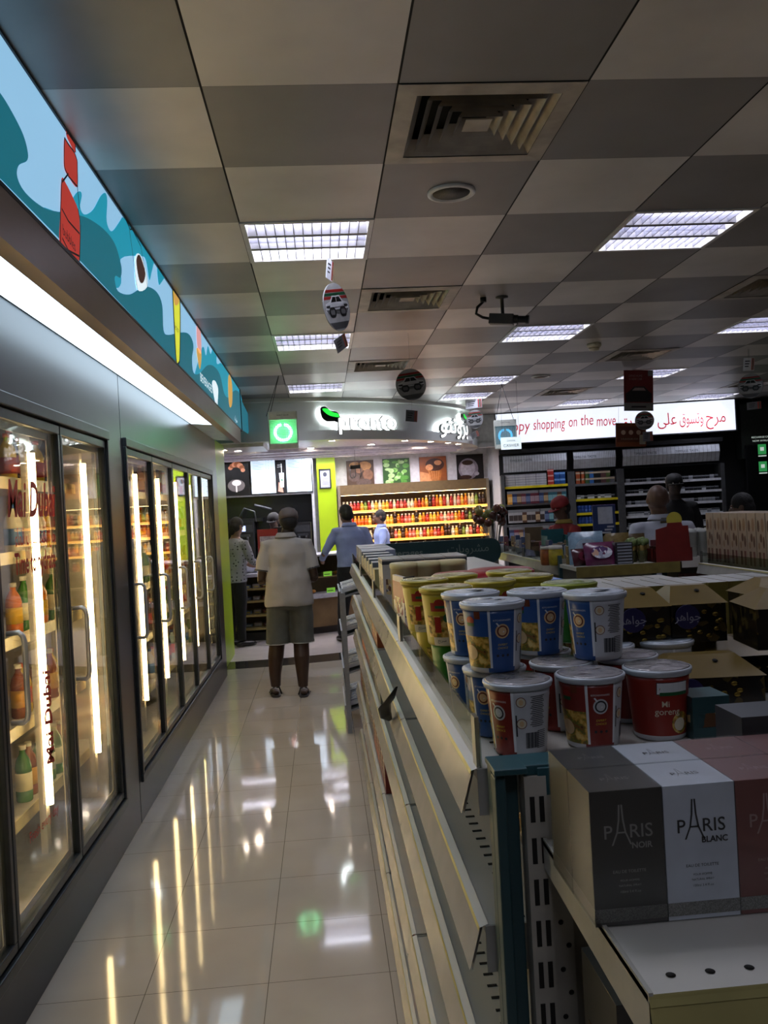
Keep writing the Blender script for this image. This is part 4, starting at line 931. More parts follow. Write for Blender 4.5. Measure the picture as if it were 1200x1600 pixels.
b.build('display', [EM('screen white', '#d3e6f2', .85), EM('screen dark', '#0a0c10', .2), EM('screen text', '#7f93a0', .6), EM('screen cup', '#e9eef2', .9), EM('screen green', '#1d6b4a', 1.), EM('screen hand', '#c98a78', .8)], t, fixn=False)
x0, z0, x1, z1 = rect_at(350, 713, 389, 770, YB)
t = thing('menu_picture', 'black menu panel picturing a croissant above a glass of coffee', 'menu picture', ((x0+x1)/2, YB, 1.87)); w = .22; F = flat((0,-.001,0),(1,0,0),(0,0,1),(0,-1,0))
b = B(); b.box(-w-.1, 0, -.01, w-.03, .05, .54); b.build('panel', M('menu black', '#0b0b0d', .3), t)
b = B()
def blob(b, cx, cy, rx, ry, mi, o, F, a0=0, a1=360, n=20, inner=None):
    if inner is None:
        P = [(cx+rx*math.cos(R(a0+(a1-a0)*k/n)), cy+ry*math.sin(R(a0+(a1-a0)*k/n))) for k in range(n if a1-a0 >= 360 else n+1)]
        if a1-a0 >= 360: b.raw([F(x,y,o) for x,y in P], [tuple(range(len(P)))], mi)
        else: b.raw([F(cx,cy,o)]+[F(x,y,o) for x,y in P], [(0,i+1,i+2) for i in range(len(P)-1)], mi)
    else:
        for k in range(n):
            A, Z = R(a0+(a1-a0)*k/n), R(a0+(a1-a0)*(k+1)/n)
            b.raw([F(cx+rx*math.cos(A),cy+ry*math.sin(A),o), F(cx+rx*inner*math.cos(A),cy+ry*inner*math.sin(A),o), F(cx+rx*inner*math.cos(Z),cy+ry*inner*math.sin(Z),o), F(cx+rx*math.cos(Z),cy+ry*math.sin(Z),o)], [(0,1,2,3)], mi)
for k in range(7):
    a = 150-k*24; blob(b, .0+.10*math.cos(R(a)), .36+.10*math.sin(R(a)), .052-.006*abs(k-3), .045-.005*abs(k-3), k % 2, .001+.0003*k, F)
blob(b, -.01, .14, .13, .095, 2, .001, F); blob(b, -.005, .18, .07, .045, 3, .002, F); rc(b, -.02, .04, .0, .16, 3, .0025, F)
b.build('print', [EM('croissant light', '#c98a6a', .55), EM('croissant dark', '#9a5a3a', .55), EM('coffee glass', '#4f4a48', .5), EM('coffee foam', '#b9b2ac', .55)], t, fixn=False)

# machines and till behind the counter
bm_ = M('black machine', '#141517', .3); sm_ = M('machine steel', '#4c4e52', .3, .8)
def machine(lab, p, s, name='coffee_machine', scr=False):
    t = thing(name, lab, 'machine', p); w, d, h = s; b = B(); b.rbox(-w/2,-d/2,0,w/2,d/2,h,.02); b.box(-w*.4,-d/2-.03,h*.1,w*.4,-d/2,h*.14,0); b.build('body', bm_, t, bevel=.004)
    b = B(); b.box(-w*.42,-d/2-.004,h*.72,w*.42,-d/2-.0005,h*.92); b.build('control_panel', sm_, t)
    b = B(); [b.tube([(q*w*.2,-d/2-.03,h*.62),(q*w*.2,-d/2-.03,h*.48)], .015, 8) for q in (-1, 1)]; b.box(-w*.3,-d/2-.045,h*.6,w*.3,-d/2,h*.66); b.build('spout', sm_, t)
    if scr: b = B(); b.box(-.06,-d/2-.007,h*.75,.04,-d/2-.004,h*.9); b.build('display', EM('machine screen', '#a9b9e6', 1.4), t)
machine('black coffee machine against the splashback, behind the counter', (-.72,12.9,.901), (.5,.35,.42))
machine('taller black machine with a small lit blue display, left on the back counter', (-1.18,12.88,.901), (.34,.35,.55), scr=True)
machine('black grinder hidden behind the cap of the polo shirt customer', (-.3,12.9,.901), (.26,.3,.5), 'coffee_grinder')
# back hoods
b = B(); b.box(-1.9,12.75,1.45,-.9,13.1,1.5,0); b.tube([(-1.0,12.8,1.7),(-.75,12.8,1.62)], .02, 8, 1); b.tube([(-1.25,12.85,1.5),(-1.15,12.8,1.66),(-1.0,12.75,1.6),(-.98,12.75,1.45)], .012, 8, 1); b.build('wall_pipe', [bm_, sm_], label='dark pipes and hood above the coffee machines', cat='pipe')

# counter
t = thing('bakery_counter', 'curved bakery counter with wood front, white ledge and glass display', 'counter', (0,0,0))
wood = M('counter wood', '#6b5434', .4, 0, 0, .18, 3, col2='#7a6140'); whl = M('white ledge', '#bcbac6', .25); drk = M('dark kick', '#2b2724', .5)
def AB(r0, r1, a0, a1, z0, z1, m, name): return arc_band(r0, r1, a0, a1, z0, z1, 24).build(name, m, t, fixn=True)
AB(1.7, 2.16, -80, -18, 0, .09, drk, 'kick_plate'); AB(1.7, 2.2, -80, -18, .09, .455, wood, 'front_panel'); AB(1.5, 2.26, -80, -18, .455, .51, whl, 'ledge')
AB(1.55, 2.12, -80, -18, .70, .715, M('display shelf', '#8f7a58', .4), 'display_shelf'); AB(1.5, 1.95, -80, -18, .51, .70, M('counter inner wood', '#4e3c26', .5), 'inner_panel')
AB(1.5, 2.1, -80, -18, .975, .995, whl, 'counter_top'); AB(2.105, 2.11, -80, -18, .715, .975, glass_mat('counter glass', '#f0f4f0', 1.5, .02), 'display_glass')
AB(1.5, 1.52, -80, -18, .715, .975, M('counter inner wood', '#4e3c26', .5), 'back_panel')
AB(1.7, 2.28, -112, -82, 0, .1, drk, 'kick_plate'); AB(1.65, 1.75, -112, -82, .1, .78, wood, 'back_panel'); AB(1.65, 2.25, -112, -80, .78, .82, whl, 'ledge')
for k, z in enumerate((.14, .30, .47, .62)): AB(1.75, 2.36-.03*k, -112, -82, z, z+.022, M('rack shelf', '#a08c52', .4), 'shelf')
for a in (-112, -97, -82): AB(1.75, 2.2, a-.4, a+.4, .1, .78, drk, 'divider')
# goods on the counter
bread = M('pastry', '#b8792e', .5, 0, 0, .25, 30); pk = M('clear pack', '#8f98a8', .25)
for k, a in enumerate(range(-76, -22, 6)):
    for z, w_ in ((.7155,'glass shelf'), (.5105,'white ledge')):
        if k % 3 == 2: 
            p = on_ring(a, 2.13 if z > .6 else 2.2, z); b = B(); b.box(-.06,-.002,0,.06,.002,.06,0); b.box(-.05,-.003,.02,.03,-.002,.028,1); b.build('price_card', [EM('glowing green card', '#8fd84a', .25), M('notice black', '#1d1f20', .5)], None, p, R(a+90), label='green price card with added glow standing on the counter %s' % w_, cat='price card', group='green price cards on the %s' % w_)  # faint glow added to the card colour; the cards are no lamps
        else:
            p = on_ring(a, 2.0 if z > .6 else 2.1, z); b = B(); b.ball((0,0,.025), .07, .045, .025, 0, 14, 8); b.ball((.05,.01,.03), .035,.03,.022,0,10,6); b.build('pastry', bread, None, p, R(a), label='golden pastry on the counter %s' % w_, cat='pastry', group='pastries on the %s' % w_)
for zi, z in enumerate((.163, .323, .493, .643)):
    for k, a in enumerate(range(-110, -84, 3)):
        p = on_ring(a, 2.12, z); b = B(); b.rbox(-.045,-.07,0,.045,.07,.035+.01*(k % 2),.01,0); b.box(-.03,-.0705,.008,.03,-.06,.026,1)
        b.build('snack_pack', [M('pack '+str(k % 3), ['#6f7f9c','#9c8f8a','#7a3a2e'][k % 3], .3), M('pack label '+str(zi % 2), ['#c9c7c0','#d8c04a'][zi % 2], .4)], None, p, R(a+90), bevel=.004, label='wrapped snack on the %s rack shelf of the bakery counter' % ('lowest','second','third','top')[zi], cat='snack', group='wrapped snacks on the %s rack shelf' % ('lowest','second','third','top')[zi])
t = thing('carrier_bag', 'crumpled white plastic bag on the counter beside the dotted top', 'bag', on_ring(-93, 2.0, .82))
b = B(); b.ball((0,0,.06), .13, .1, .07, 0, 14, 9); b.ball((.1,.02,.05), .07, .06, .055); 
for i, v in enumerate(b.v): b.v[i] = (v[0]+random.uniform(-.012,.012), v[1]+random.uniform(-.012,.012), max(0, v[2]+random.uniform(-.012,.012)))
b.build('bag', M('white plastic bag', '#b9bccb', .35), t)
t = thing('till', 'black till screen on a stand on the counter behind the blue shirt', 'till', on_ring(-79, 1.75, .996))
b = B(); b.rbox(-.1,-.08,0,.1,.08,.02,.02); b.box(-.015,-.01,.02,.015,.01,.16); b.build('stand', bm_, t)
b = B(); b.box(-.07,-.05,.12,.07,-.02,.38); b.build('screen_back', bm_, t, bevel=.006)
p = on_ring(-84, 1.8, .996)
t = thing('leaflet_stand', 'red and white leaflet display standing on the counter beside the till', 'display stand', p)
b = B(); b.box(-.12,-.06,0,.12,.06,.02,0); b.box(-.13,.0,.02,.13,.02,.36,1); b.box(-.1,-.012,.05,.1,-.001,.27,2); b.box(-.13,-.002,.29,.13,0,.36,1); b.build('display', [bm_, M('leaflet red', '#9c2f28', .4), M('leaflet picture', '#b7b0b2', .4, 0, 0, .4, 40)], t)

# lime pier certificate
x0, z0, x1, z1 = rect_at(498, 733, 518, 763, 13.13)
t = thing('certificate_frame', 'white certificate in a black frame on the lime green pier', 'framed certificate', ((x0+x1)/2, 13.148, z0)); w = (x1-x0)/2; h = z1-z0
b = B(); [b.box(*q) for q in ((-w,-.02,0,w,0,.018),(-w,-.02,h-.018,w,0,h),(-w,-.02,.018,-w+.018,0,h-.018),(w-.018,-.02,.018,w,0,h-.018))]; b.build('frame', M('frame black', '#1b1c20', .4), t)
b = B(); F = flat((0,-.008,0),(1,0,0),(0,0,1),(0,-1,0)); rc(b,-w+.018,.018,w-.018,h-.018,0,0,F); blob(b,0,h*.72,.03,.035,1,.001,F); [rc(b,-.05+.004*(k%3),h*.5-.022*k,.05-.004*(k%2),h*.5-.022*k+.006,2,.001,F) for k in range(5)]
b.build('paper', [M('certificate paper', '#a9acb9', .5), M('certificate seal', '#3b3f4a', .5), M('certificate text', '#7d8090', .5)], t, fixn=False)

# food pictures on the back wall
pics = [(541,719.5,585,762,'bread','mushrooms and bread rolls on brown cloth','#4a372c'),(598,716,641,759,'leaf','green lettuce leaves','#2f5426'),(655,713,699,756,'muffin','chocolate topped muffin','#8a4a22'),(713,710,757,752,'coffee','coffee cup and beans on black','#17110f')]
for i, (u0, v0, u1, v1, kd, lab, bg) in enumerate(pics):
    cxx = (at(u0,740,1,13.38).x+at(u1,740,1,13.38).x)/2; czz = at((u0+u1)/2, (v0+v1)/2, 1, 13.38).z
    t = thing('food_picture', 'square wall picture of '+lab, 'picture', (cxx, 13.385, czz-.215)); F = flat((0,-.0125,0),(1,0,0),(0,0,1),(0,-1,0))
    b = B(); b.box(-.215,-.012,0,.215,.01,.43,0)
    if kd == 'bread':
        for x, y, rx, ry, mi in ((-.08,.36,.09,.05,1),(.07,.34,.11,.07,1),(-.02,.28,.06,.05,2),(.12,.2,.08,.09,2),(-.1,.17,.09,.07,3),(.05,.08,.12,.06,3)): blob(b, x, y, rx, ry, mi, .0004+.0003*mi, F)
    if kd == 'leaf':
        for k in range(34):
            x, y = random.uniform(-.17,.17), random.uniform(.04,.39); blob(b, x, y, random.uniform(.02,.06), random.uniform(.02,.04), 1+k % 3, .0003+.0001*k, F, n=9)
    if kd == 'muffin':
        b.raw([F(x,y,.001) for x, y in ((-.09,.22),(.14,.2),(.10,.02),(-.03,.03))], [(0,1,2,3)], 1); blob(b, .03, .3, .15, .1, 2, .0015, F); blob(b, -.06,.26,.06,.05,3,.002,F); blob(b,.08,.33,.06,.04,3,.002,F); b.raw([F(x,y,.0008) for x, y in ((-.214,.001),(.1,.001),(-.05,.16),(-.214,.2))], [(0,1,2,3)], 3)
        for k in range(5): b.raw([F(x,y,.0013) for x, y in ((-.07+.04*k,.2),(-.062+.04*k,.2),(-.03+.025*k,.04),(-.036+.025*k,.04))], [(0,1,2,3)], 3)
    if kd == 'coffee':
        blob(b, -.03, .2, .16, .17, 1, .0006, F); blob(b, -.04, .21, .12, .13, 2, .0009, F); blob(b, -.04, .3, .09, .04, 3, .0012, F); blob(b, -.08, .07, .1, .035, 3, .0012, F); blob(b, .1,.12,.04,.03,2,.0012,F)
    cs = dict(bread=['#a5784a','#7d5a44','#5a4a44'],leaf=['#4f8a35','#7fb35a','#a9c98a'],muffin=['#a8622a','#3b1d12','#c9885a'],coffee=['#8f8694','#b9b2bd','#3b231a'])[kd]
    b.build('print', [M('picture '+bg, bg, .35)]+[M('picture '+c, c, .35, 0, 0, .25, 25) for c in cs], t, fixn=False)

# open juice chiller
jx0, jx1 = .30, 2.58; JY = 13.05
t = thing('juice_chiller', 'open juice chiller with three glowing orange shelves under the food pictures', 'chiller', (jx0, JY, 0)); L_ = jx1-jx0
brn = M('chiller brown', '#6b5636', .5)
b = B(); b.box(0,.0,1.78,L_,.32,1.93); b.build('header', brn, t)
b = B(); b.box(0,.28,.1,L_,.32,1.78); b.build('back_panel', M('chiller back', '#4a2f16', .5), t)
for x in (-.04, L_): b = B(); b.box(x,0,0,x+.04,.32,1.93); b.build('side_panel', M('chiller side', '#8a7f6c', .4, .3), t)
b = B(); b.box(0,.0,0,L_,.28,.30); b.build('base', M('chiller base', '#2a2724', .5), t)
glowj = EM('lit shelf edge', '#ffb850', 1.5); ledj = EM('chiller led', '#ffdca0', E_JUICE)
for z in (1.525, 1.295, 1.065, .83, .58):
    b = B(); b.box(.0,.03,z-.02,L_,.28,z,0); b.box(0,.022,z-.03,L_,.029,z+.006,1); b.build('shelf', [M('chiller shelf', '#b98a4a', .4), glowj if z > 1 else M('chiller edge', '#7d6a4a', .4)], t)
for z in (1.775, 1.50, 1.27):
    b = B(); b.box(.01,.035,z-.006,L_-.01,.05,z-.002); b.build('light_strip', ledj, t)
JB = {}
jc = dict(red=('#a51f1a','#d9d2c0','#c9402a'), orange=('#e07a18','#e8b02a','#d9631a'), amber=('#f0a82a','#e8e0c8','#f3c75a'), cream=('#e8d9a8','#d9d2c0','#f0e6c8'), green=('#6f8a2a','#1f3a1c','#a3b34a'), dark=('#2c1a14','#8a7a5a','#5a3a22'), pink=('#d9604a','#e8e0d0','#e8a08a'))
for kk, (c1, c2, c3) in jc.items():
    b = B(); h = .15; r = .027
    b.lathe([(r*.9,0),(r,.005),(r,h*.6),(r*.8,h*.72),(r*.5,h*.82),(r*.5,h*.88)], seg=12, mi=0); b.lathe([(r*.58,h*.87),(r*.58,h)], seg=12, mi=1); b.lathe([(r*1.02,h*.18),(r*1.02,h*.5)], seg=12, mi=2)
    JB[kk] = b.build('juice_bottle', [M('juice '+kk, c1, .2, 0, 0, .06), M('juice cap '+kk, c2, .4), M('juice label '+kk, c3, .4)])
seqs = {1.525:['cream','cream','pink','red','red','amber','green','red','cream','amber','cream','amber','amber','red','cream','red','pink','red','cream','cream','orange','red','orange','amber','dark','red','orange','amber','red','cream','red','cream','pink','amber','orange','cream','cream','green','dark','dark'],
 1.295:['orange','orange','red','orange','orange','orange','orange','amber','dark','red','amber','cream','amber','amber','dark','orange','red','pink','pink','amber','dark','amber','orange','red','amber','amber','orange','pink','cream','pink','pink','amber','orange','red','dark','green','dark','pink','red','amber'],
 1.065:['red','dark','dark','cream','cream','cream','amber','cream','dark','green','green','green','dark','dark','pink','amber','dark','orange','pink','pink','amber','cream','red','amber','orange','pink','red','orange','dark','dark','cream','amber','dark','green','cream','pink','dark','red','amber','dark'],
 .83:['orange','red','dark','green']*10}
for z, sq in seqs.items():
    nm_ = {1.525:'top',1.295:'middle',1.065:'bottom',.83:'dim lower'}[z]
    for k, kk in enumerate(sq):
        x = jx0+.045+k*(L_-.09)/39; q = place_first(JB[kk], USED, (x, JY+.085+random.uniform(-.008,.008), z+.0005), 0, '%s juice bottle on the %s glowing shelf of the chiller' % (kk, nm_), '%s juice bottles on the %s chiller shelf' % (kk, nm_), 'bottle')
        if z == 1.525 and 22 < k < 38 : q.scale = (1,1,1.25)

# hanging menu clip in front of picture 1
t = thing('hanging_clip_sign', 'small dark clip sign hanging in front of the bread picture', 'sign', (at(556,745,1,11.5).x, 11.5, 1.98))
b = B(); b.box(-.07,-.006,.12,.07,.006,.17); b.tube([(-.07,0,.12),(-.075,0,.03),(-.06,0,0),(-.03,0,.0)], .006, 6); b.tube([(.07,0,.12),(.075,0,.03),(.06,0,0)], .006, 6); b.tube([(0,0,.12),(0,0,.03),(-.02,0,.0),(-.035,0,.03)], .006, 6); b.build('clip', bm_, t)
b = B(); b.tube([(0,0,.17),(0,0,.419)], .002, 5); b.build('wire', bm_, t)

# ================================================================== TOBACCO WALL behind the checkout
OT = at(785, 645.5, 2, ZC-.004); QT = at(1145, 622.5, 2, ZC-.004)
dT = (QT-OT); LT = dT.length; dT.normalize(); aT = math.atan2(dT.y, dT.x); nT = Vector((dT.y, -dT.x, 0))
def tw(u, v, off=0.):
    p = at_plane(u, v, OT+nT*off, nT); return (p-OT).dot(dT), p.z
def TP(s, off, z): q = OT+dT*s+nT*off; return (q.x, q.y, z)
def tthing(name, lab, cat, s, off, z, group=None): return thing(name, lab, cat, TP(s, off, z), aT, group)
b = B(); b.box(.02, .42, 0, LT+2.4, .5, 2.838); b.build('wall_tobacco', M('dark shop wall', '#2a2b2c', .5), None, TP(0,0,0), aT, kind='structure')
# lightbox
s0, zb0 = tw(772, 701); s1, zb1 = tw(1147, 673)
t = tthing('shopping_lightbox', 'long white lightbox with red words happy shopping on the move and Arabic', 'sign', 0, 0, zb1)
H_ = ZC-.006-zb1; b = B(); b.box(-.12, 0, 0, LT+.04, .16, H_, 0); b.build('housing', M('lightbox grey', '#6d7073', .4, .4), t)
b = B(); F = flat((0,-.002,0),(1,0,0),(0,0,1),(0,-1,0))
n = 18
for k in range(n):
    xa = -.1+(LT+.12)*k/n; xb = -.1+(LT+.12)*(k+1)/n; rc(b, xa, .015, xb, H_-.012, 0 if .05 < k/n < .66 else 1 if k/n < .85 else 2, 0, F)
def tsgn(u, v, txt, size, wd, mi=3, sh=0.): s, z = tw(u, v); b.text(txt, size, lambda x, y, zz: F(s+x, z-zb1+y, .002), mi, width=wd, shear=sh, bold=.0012)
w_ = tw(957,660)[0]-tw(797,660)[0]
def hand(txt, uc, vc, wpx, size=.22, sh=.12):
    s_, z_ = tw(uc, vc); s2, _ = tw(uc+wpx/2, vc); s1_, _ = tw(uc-wpx/2, vc); b.text(txt, size, lambda x, y, zz: F(s_+x, z_-zb1+y, .002), 3, width=s2-s1_, shear=sh)
hand('happy', 806, 667, 45); hand('shopping', 858, 663, 50); hand('on', 895, 659.5, 13); hand('the', 917, 657, 20); hand('move', 947, 658, 30)
hand(arabic('الطريق'), 993, 659, 52, .24, 0); hand(arabic('على'), 1042, 656, 30, .24, 0); hand(arabic('وتسوق'), 1080, 654, 37, .24, 0); hand(arabic('مرح'), 1118, 652, 31, .24, 0)
b.build('face', [EM('lightbox white', '#e3e9f8', 1.1), EM('lightbox white', '#e3e9f8', 1.1), EM('lightbox white', '#e3e9f8', 1.1), EM('lightbox red', '#b3202c', .8)], t, fixn=False)
cab = M('cabinet charcoal', '#1a1b1d', .4); gp = M('cabinet grey post', '#5c5e60', .35, .5)
bays = [(783, 893, [(1.755,1),(1.50,2),(1.20,2),(1.0,2)], 'left'), (893, 970, [(1.74,2),(1.52,1),(1.32,1),(1.16,1)], 'middle'), (970, 1133, [(1.72,3),(1.56,3),(1.40,3),(1.24,3),(1.08,3),(.92,3)], 'right')]
BS = []
for u0, u1, shs, nm_ in bays:
    sa, sb = tw(u0, 760)[0], tw(u1, 760)[0]; w = sb-sa; BS.append((sa, sb, shs, nm_))
    t = tthing('tobacco_cabinet', 'dark %s tobacco cabinet bay with a pale ribbed header under the lightbox' % nm_, 'cabinet', sa, 0, 0, 'tobacco cabinet bays')
    b = B(); b.box(0, .3, .1, w, .34, 2.3); b.box(0, .0, 2.24, w, .3, 2.3); b.build('back_panel', cab, t)
    for x in (0, w-.05): b = B(); b.box(x, -.02, 0, x+.05, .3, 1.93, 0); b.build('side_post', gp, t)
    b = B(); b.box(.02, .06, 1.93, w-.02, .3, 1.94); b.build('canopy_panel', cab, t)
    b = B(); F = flat((0,0,0),(1,0,0),(0,0,1),(0,-1,0))
    nn = 24
    for k in range(nn):
        xa = .05+(w-.1)*k/nn; xb = .05+(w-.1)*(k+1)/nn; b.raw([(xa,.05,1.97),(xb-.004,.05,1.97),(xb-.004,-.02,2.10),(xa,-.02,2.10)],[(0,1,2,3)],0); b.raw([(xa,-.02,2.10),(xb-.004,-.02,2.10),(xb-.004,.0,2.20),(xa,.0,2.20)],[(0,1,2,3)],0)
    b.raw([(.045,.055,1.965),(w-.045,.055,1.965),(w-.045,-.01,2.11),(.045,-.01,2.11)],[(0,1,2,3)],1); b.raw([(.045,-.01,2.1),(w-.045,-.01,2.1),(w-.045,.01,2.21),(.045,.01,2.21)],[(0,1,2,3)],1)
    for q in ((.3,) if w < 1.2 else (.25, .65)): b.text('TIMELESS TASTE', .045, lambda x, y, z: (w*q+x, -.024+.0, 2.13+y), 2)
    b.build('header_panel', [M('header ribbed silver', '#c3c8d0', .35, .1), M('header shade', '#5d6167', .4), M('ink blue grey', '#2c3444', .5)], t, fixn=False)
    for z, kd in shs:
        b = B(); b.box(.05, .02, z-.02, w-.05, .3, z, 0); b.box(.05, .0, z-.028, w-.05, .02, z+.006, 1); 
        if kd == 3: b.text('TIMELESS TASTE', .02, lambda x, y, zz: (w*.62+x, -.001, z-.011+y), 2)
        b.build('shelf', [cab, [None, M('yellow shelf lip', '#c9b91c', .35), M('grey shelf lip', '#7d8084', .3, .5), M('steel shelf lip', '#dfe3e8', .3, .2)][kd], cab], t)
def pack(key, c, s, c2='#d9d9d9', nm='cigarette_pack'):
    b = B(); w, d, h = s; b.box(-w/2, -d/2, 0, w/2, d/2, h, 0); b.box(-w/2-.0004, -d/2-.0006, h*.62, w/2+.0004, d/2, h*.9, 1); return b.build(nm, [M('pk '+c, c, .35), M('pk2 '+c2, c2, .35)])
PK = {'white': pack('w','#c0c3c8',(.055,.06,.06),'#5c6068'), 'silver': pack('s','#80838a',(.055,.06,.06),'#b9bcc2'), 'black': pack('b','#1c1d20',(.055,.06,.06),'#7d8086')}
sa, sb, shs, _ = BS[2]
for zi, (z, _) in enumerate(shs):
    nm_ = ['top','second','third','fourth','fifth','lowest'][zi]; n = 22
    for k in range(n):
        kk = ['black','black','silver','white','white','silver'][zi] if (k*3+zi) % 5 else ['silver','white','black','silver','silver','white'][zi]
        place_first(PK[kk], USED, TP(sa+.09+k*(sb-sa-.16)/n+.02, -.06, z+.0005), aT, '%s cigarette pack on the %s shelf of the right tobacco cabinet' % (kk, nm_), '%s packs on the %s tobacco shelf' % (kk, nm_), 'cigarette pack')
sa, sb, shs, _ = BS[0]
WB = pack('wb','#b3b5bd',(.145,.2,.035),'#8a8d98','tissue_box')
for c_ in range(4):
    for r_ in range(5): place_first(WB, USED, TP(sa+.135+c_*.15, -.12, 1.7555+r_*.0352), aT, 'flat white box in the four stacks on the left cabinet shelf', 'flat white boxes on the left cabinet shelf', 'box')
RBx = pack('rb','#a5302c',(.085,.1,.075),'#d9a09a','lighter_box'); BBx = pack('bb','#1f4a8a',(.075,.1,.09),'#6f9fd8','lighter_box')
for r_ in range(3): place_first(RBx, USED, TP(sa+.72, -.08, 1.7555+r_*.0755), aT, 'small red box stacked beside the flat white boxes', 'red boxes on the left cabinet shelf', 'box')
for k in range(4): place_first(BBx, USED, TP(sa+.81+.08*(k % 2), -.08, 1.7555+.091*(k//2)), aT, 'small blue box at the right end of the left cabinet shelf', 'blue boxes on the left cabinet shelf', 'box')
def sachet(c, c2):
    b = B(); b.rbox(-.04,-.006,0,.04,.006,.15,.005,0); b.box(-.03,-.0075,.03,.03,-.006,.11,1); b.box(-.04,-.002,.15,.04,.002,.19,2); return b.build('hanging_pack', [M('sac '+c, c, .35), M('sac2 '+c2, c2, .35), M('header card', '#6d6f72', .5)])
SA = {'dark red': sachet('#5a2430','#8f7a80'), 'navy': sachet('#24304f','#5a6a8a'), 'teal': sachet('#2c5a66','#6f9aa0'), 'white': sachet('#8f8f90','#3a3230'), 'orange': sachet('#b07a2a','#d9b06a'), 'brown': sachet('#4a3224','#a08a6a')}
for zi, (z, seq) in enumerate(((1.54,['orange','navy','brown','dark red','navy','dark red','dark red','navy','brown','teal','teal','brown','teal']),(1.27,['white','white','white','brown','white','white','brown','white','navy','teal','white','brown','navy']),(1.02,['navy','dark red','brown','navy','teal','brown','navy','dark red','navy','teal','brown','navy','brown']))):
    for k, kk in enumerate(seq):
        place_first(SA[kk], USED, TP(sa+.12+k*(sb-sa-.2)/12.6, .012, z-.04), aT, '%s packet hanging in the %s row of the left cabinet' % (kk, ('upper','middle','lower')[zi]), '%s packets in the %s row of the left cabinet' % (kk, ('upper','middle','lower')[zi]), 'packet')
sa, sb, shs, _ = BS[1]
for c_ in range(9):
    cc = ['#9c4a26','#9c4a26','#3c5a35','#2f5f9a','#17181a','#17181a','#5a3a3a','#4a5a30','#5f5f62'][c_]; key = 'c'+cc
    if key not in PK: PK[key] = pack(key, cc, (.075,.08,.09), '#b9a890', 'tobacco_box')
    for r_ in range(2 if c_ < 8 else 1): place_first(PK[key], USED, TP(sa+.11+c_*(sb-sa-.2)/8.4, -.07, 1.7405+r_*.0905), aT, '%s tobacco box on the top shelf of the middle cabinet' % {'#9c4a26':'orange brown','#3c5a35':'green','#2f5f9a':'blue','#17181a':'black','#5a3a3a':'maroon','#4a5a30':'olive','#5f5f62':'grey'}[cc], 'boxes on the top shelf of the middle cabinet, colour %s' % cc[1:3], 'tobacco box')
for k in range(11):
    kk = ['white','silver','black','white','white','black','white','silver','white','white','black'][k]
    place_first(PK[kk], USED, TP(sa+.1+k*(sb-sa-.2)/10.3, -.06, 1.5205), aT, '%s device box on the upper yellow shelf of the middle cabinet' % kk, '%s boxes on the upper yellow shelf' % kk, 'box')
b = B(); b.lathe([(.034,0),(.036,.004),(.036,.05),(.034,.054),(.0001,.054)], seg=14); TN = b.build('mint_tin', M('blue tin', '#2a4a8f', .3, .3))
b = B(); b.lathe([(.034,0),(.036,.004),(.036,.05),(.034,.054),(.0001,.054)], seg=14); TN2 = b.build('mint_tin', M('violet tin', '#4a3a6a', .3, .3))
for z, zl in ((1.3205,'lower yellow'), (1.1605,'lowest yellow')):
    for k in range(10):
        for r_ in range(2): place_first(TN if (k < 4) else TN2, USED, TP(sa+.1+k*(sb-sa-.2)/9.3, -.05, z+r_*.0545), aT, '%s mint tin stacked on the %s shelf of the middle cabinet' % ('blue' if k < 4 else 'violet', zl), '%s tins on the %s shelf' % ('blue' if k < 4 else 'violet', zl), 'tin')
# cash desk in front of the tobacco wall
t = tthing('cash_desk', 'dark checkout desk in front of the tobacco cabinets', 'desk', 0.3, 1.5, 0); b = B(); b.box(0,-.3,0,4.6,.3,.9,0); b.box(-.03,-.34,.9,4.63,.34,.94,1); b.build('desk', [cab, M('desk top grey', '#3a3b3d', .3)], t)
# backlit rack and dark screen at the right
t = tthing('recharge_board', 'dark board with two glowing green recharge cards at the right edge', 'board', LT+.28, .15, 1.2)
b = B(); b.box(-.18,0,-.6,1.5,.06,.95,0); b.build('board', M('board black', '#121315', .3), t)
s_, z_ = tw(1190, 702, .15); b = B(); F = flat((0,-.002,0),(1,0,0),(0,0,1),(0,-1,0)); ss = s_-(LT+.28)
for zc in (.0, -.24): rc(b, ss-.05, z_-1.2+zc-.07, ss+.06, z_-1.2+zc+.07, 0, 0, F); rc(b, ss-.02, z_-1.2+zc-.02, ss+.03, z_-1.2+zc+.03, 1, .001, F); rc(b, ss-.05, z_-1.2+zc-.1, ss+.06, z_-1.2+zc-.085, 1, .001, F)
b.text('RECHARGE CARDS', .035, lambda x, y, z: F(ss+.02+x, z_-1.2+.17+y, 0), 1); b.text('NOW AVAILABLE', .035, lambda x, y, z: F(ss+.02+x, z_-1.2+.12+y, 0), 1)
b.build('cards', [EM('card green', '#2f8a4a', .8), EM('card white', '#c9d9d0', .7)], t, fixn=False)
t = tthing('drinks_fridge', 'dim fridge with faint shelves beyond the right end of the lightbox', 'fridge', LT+.12, -.1, 0)
b = B(); b.box(0,0,1.98,1.7,.28,2.75); b.build('lit_header', M('dim header', '#2c302c', .4, 0, 0, .3, 30), t)

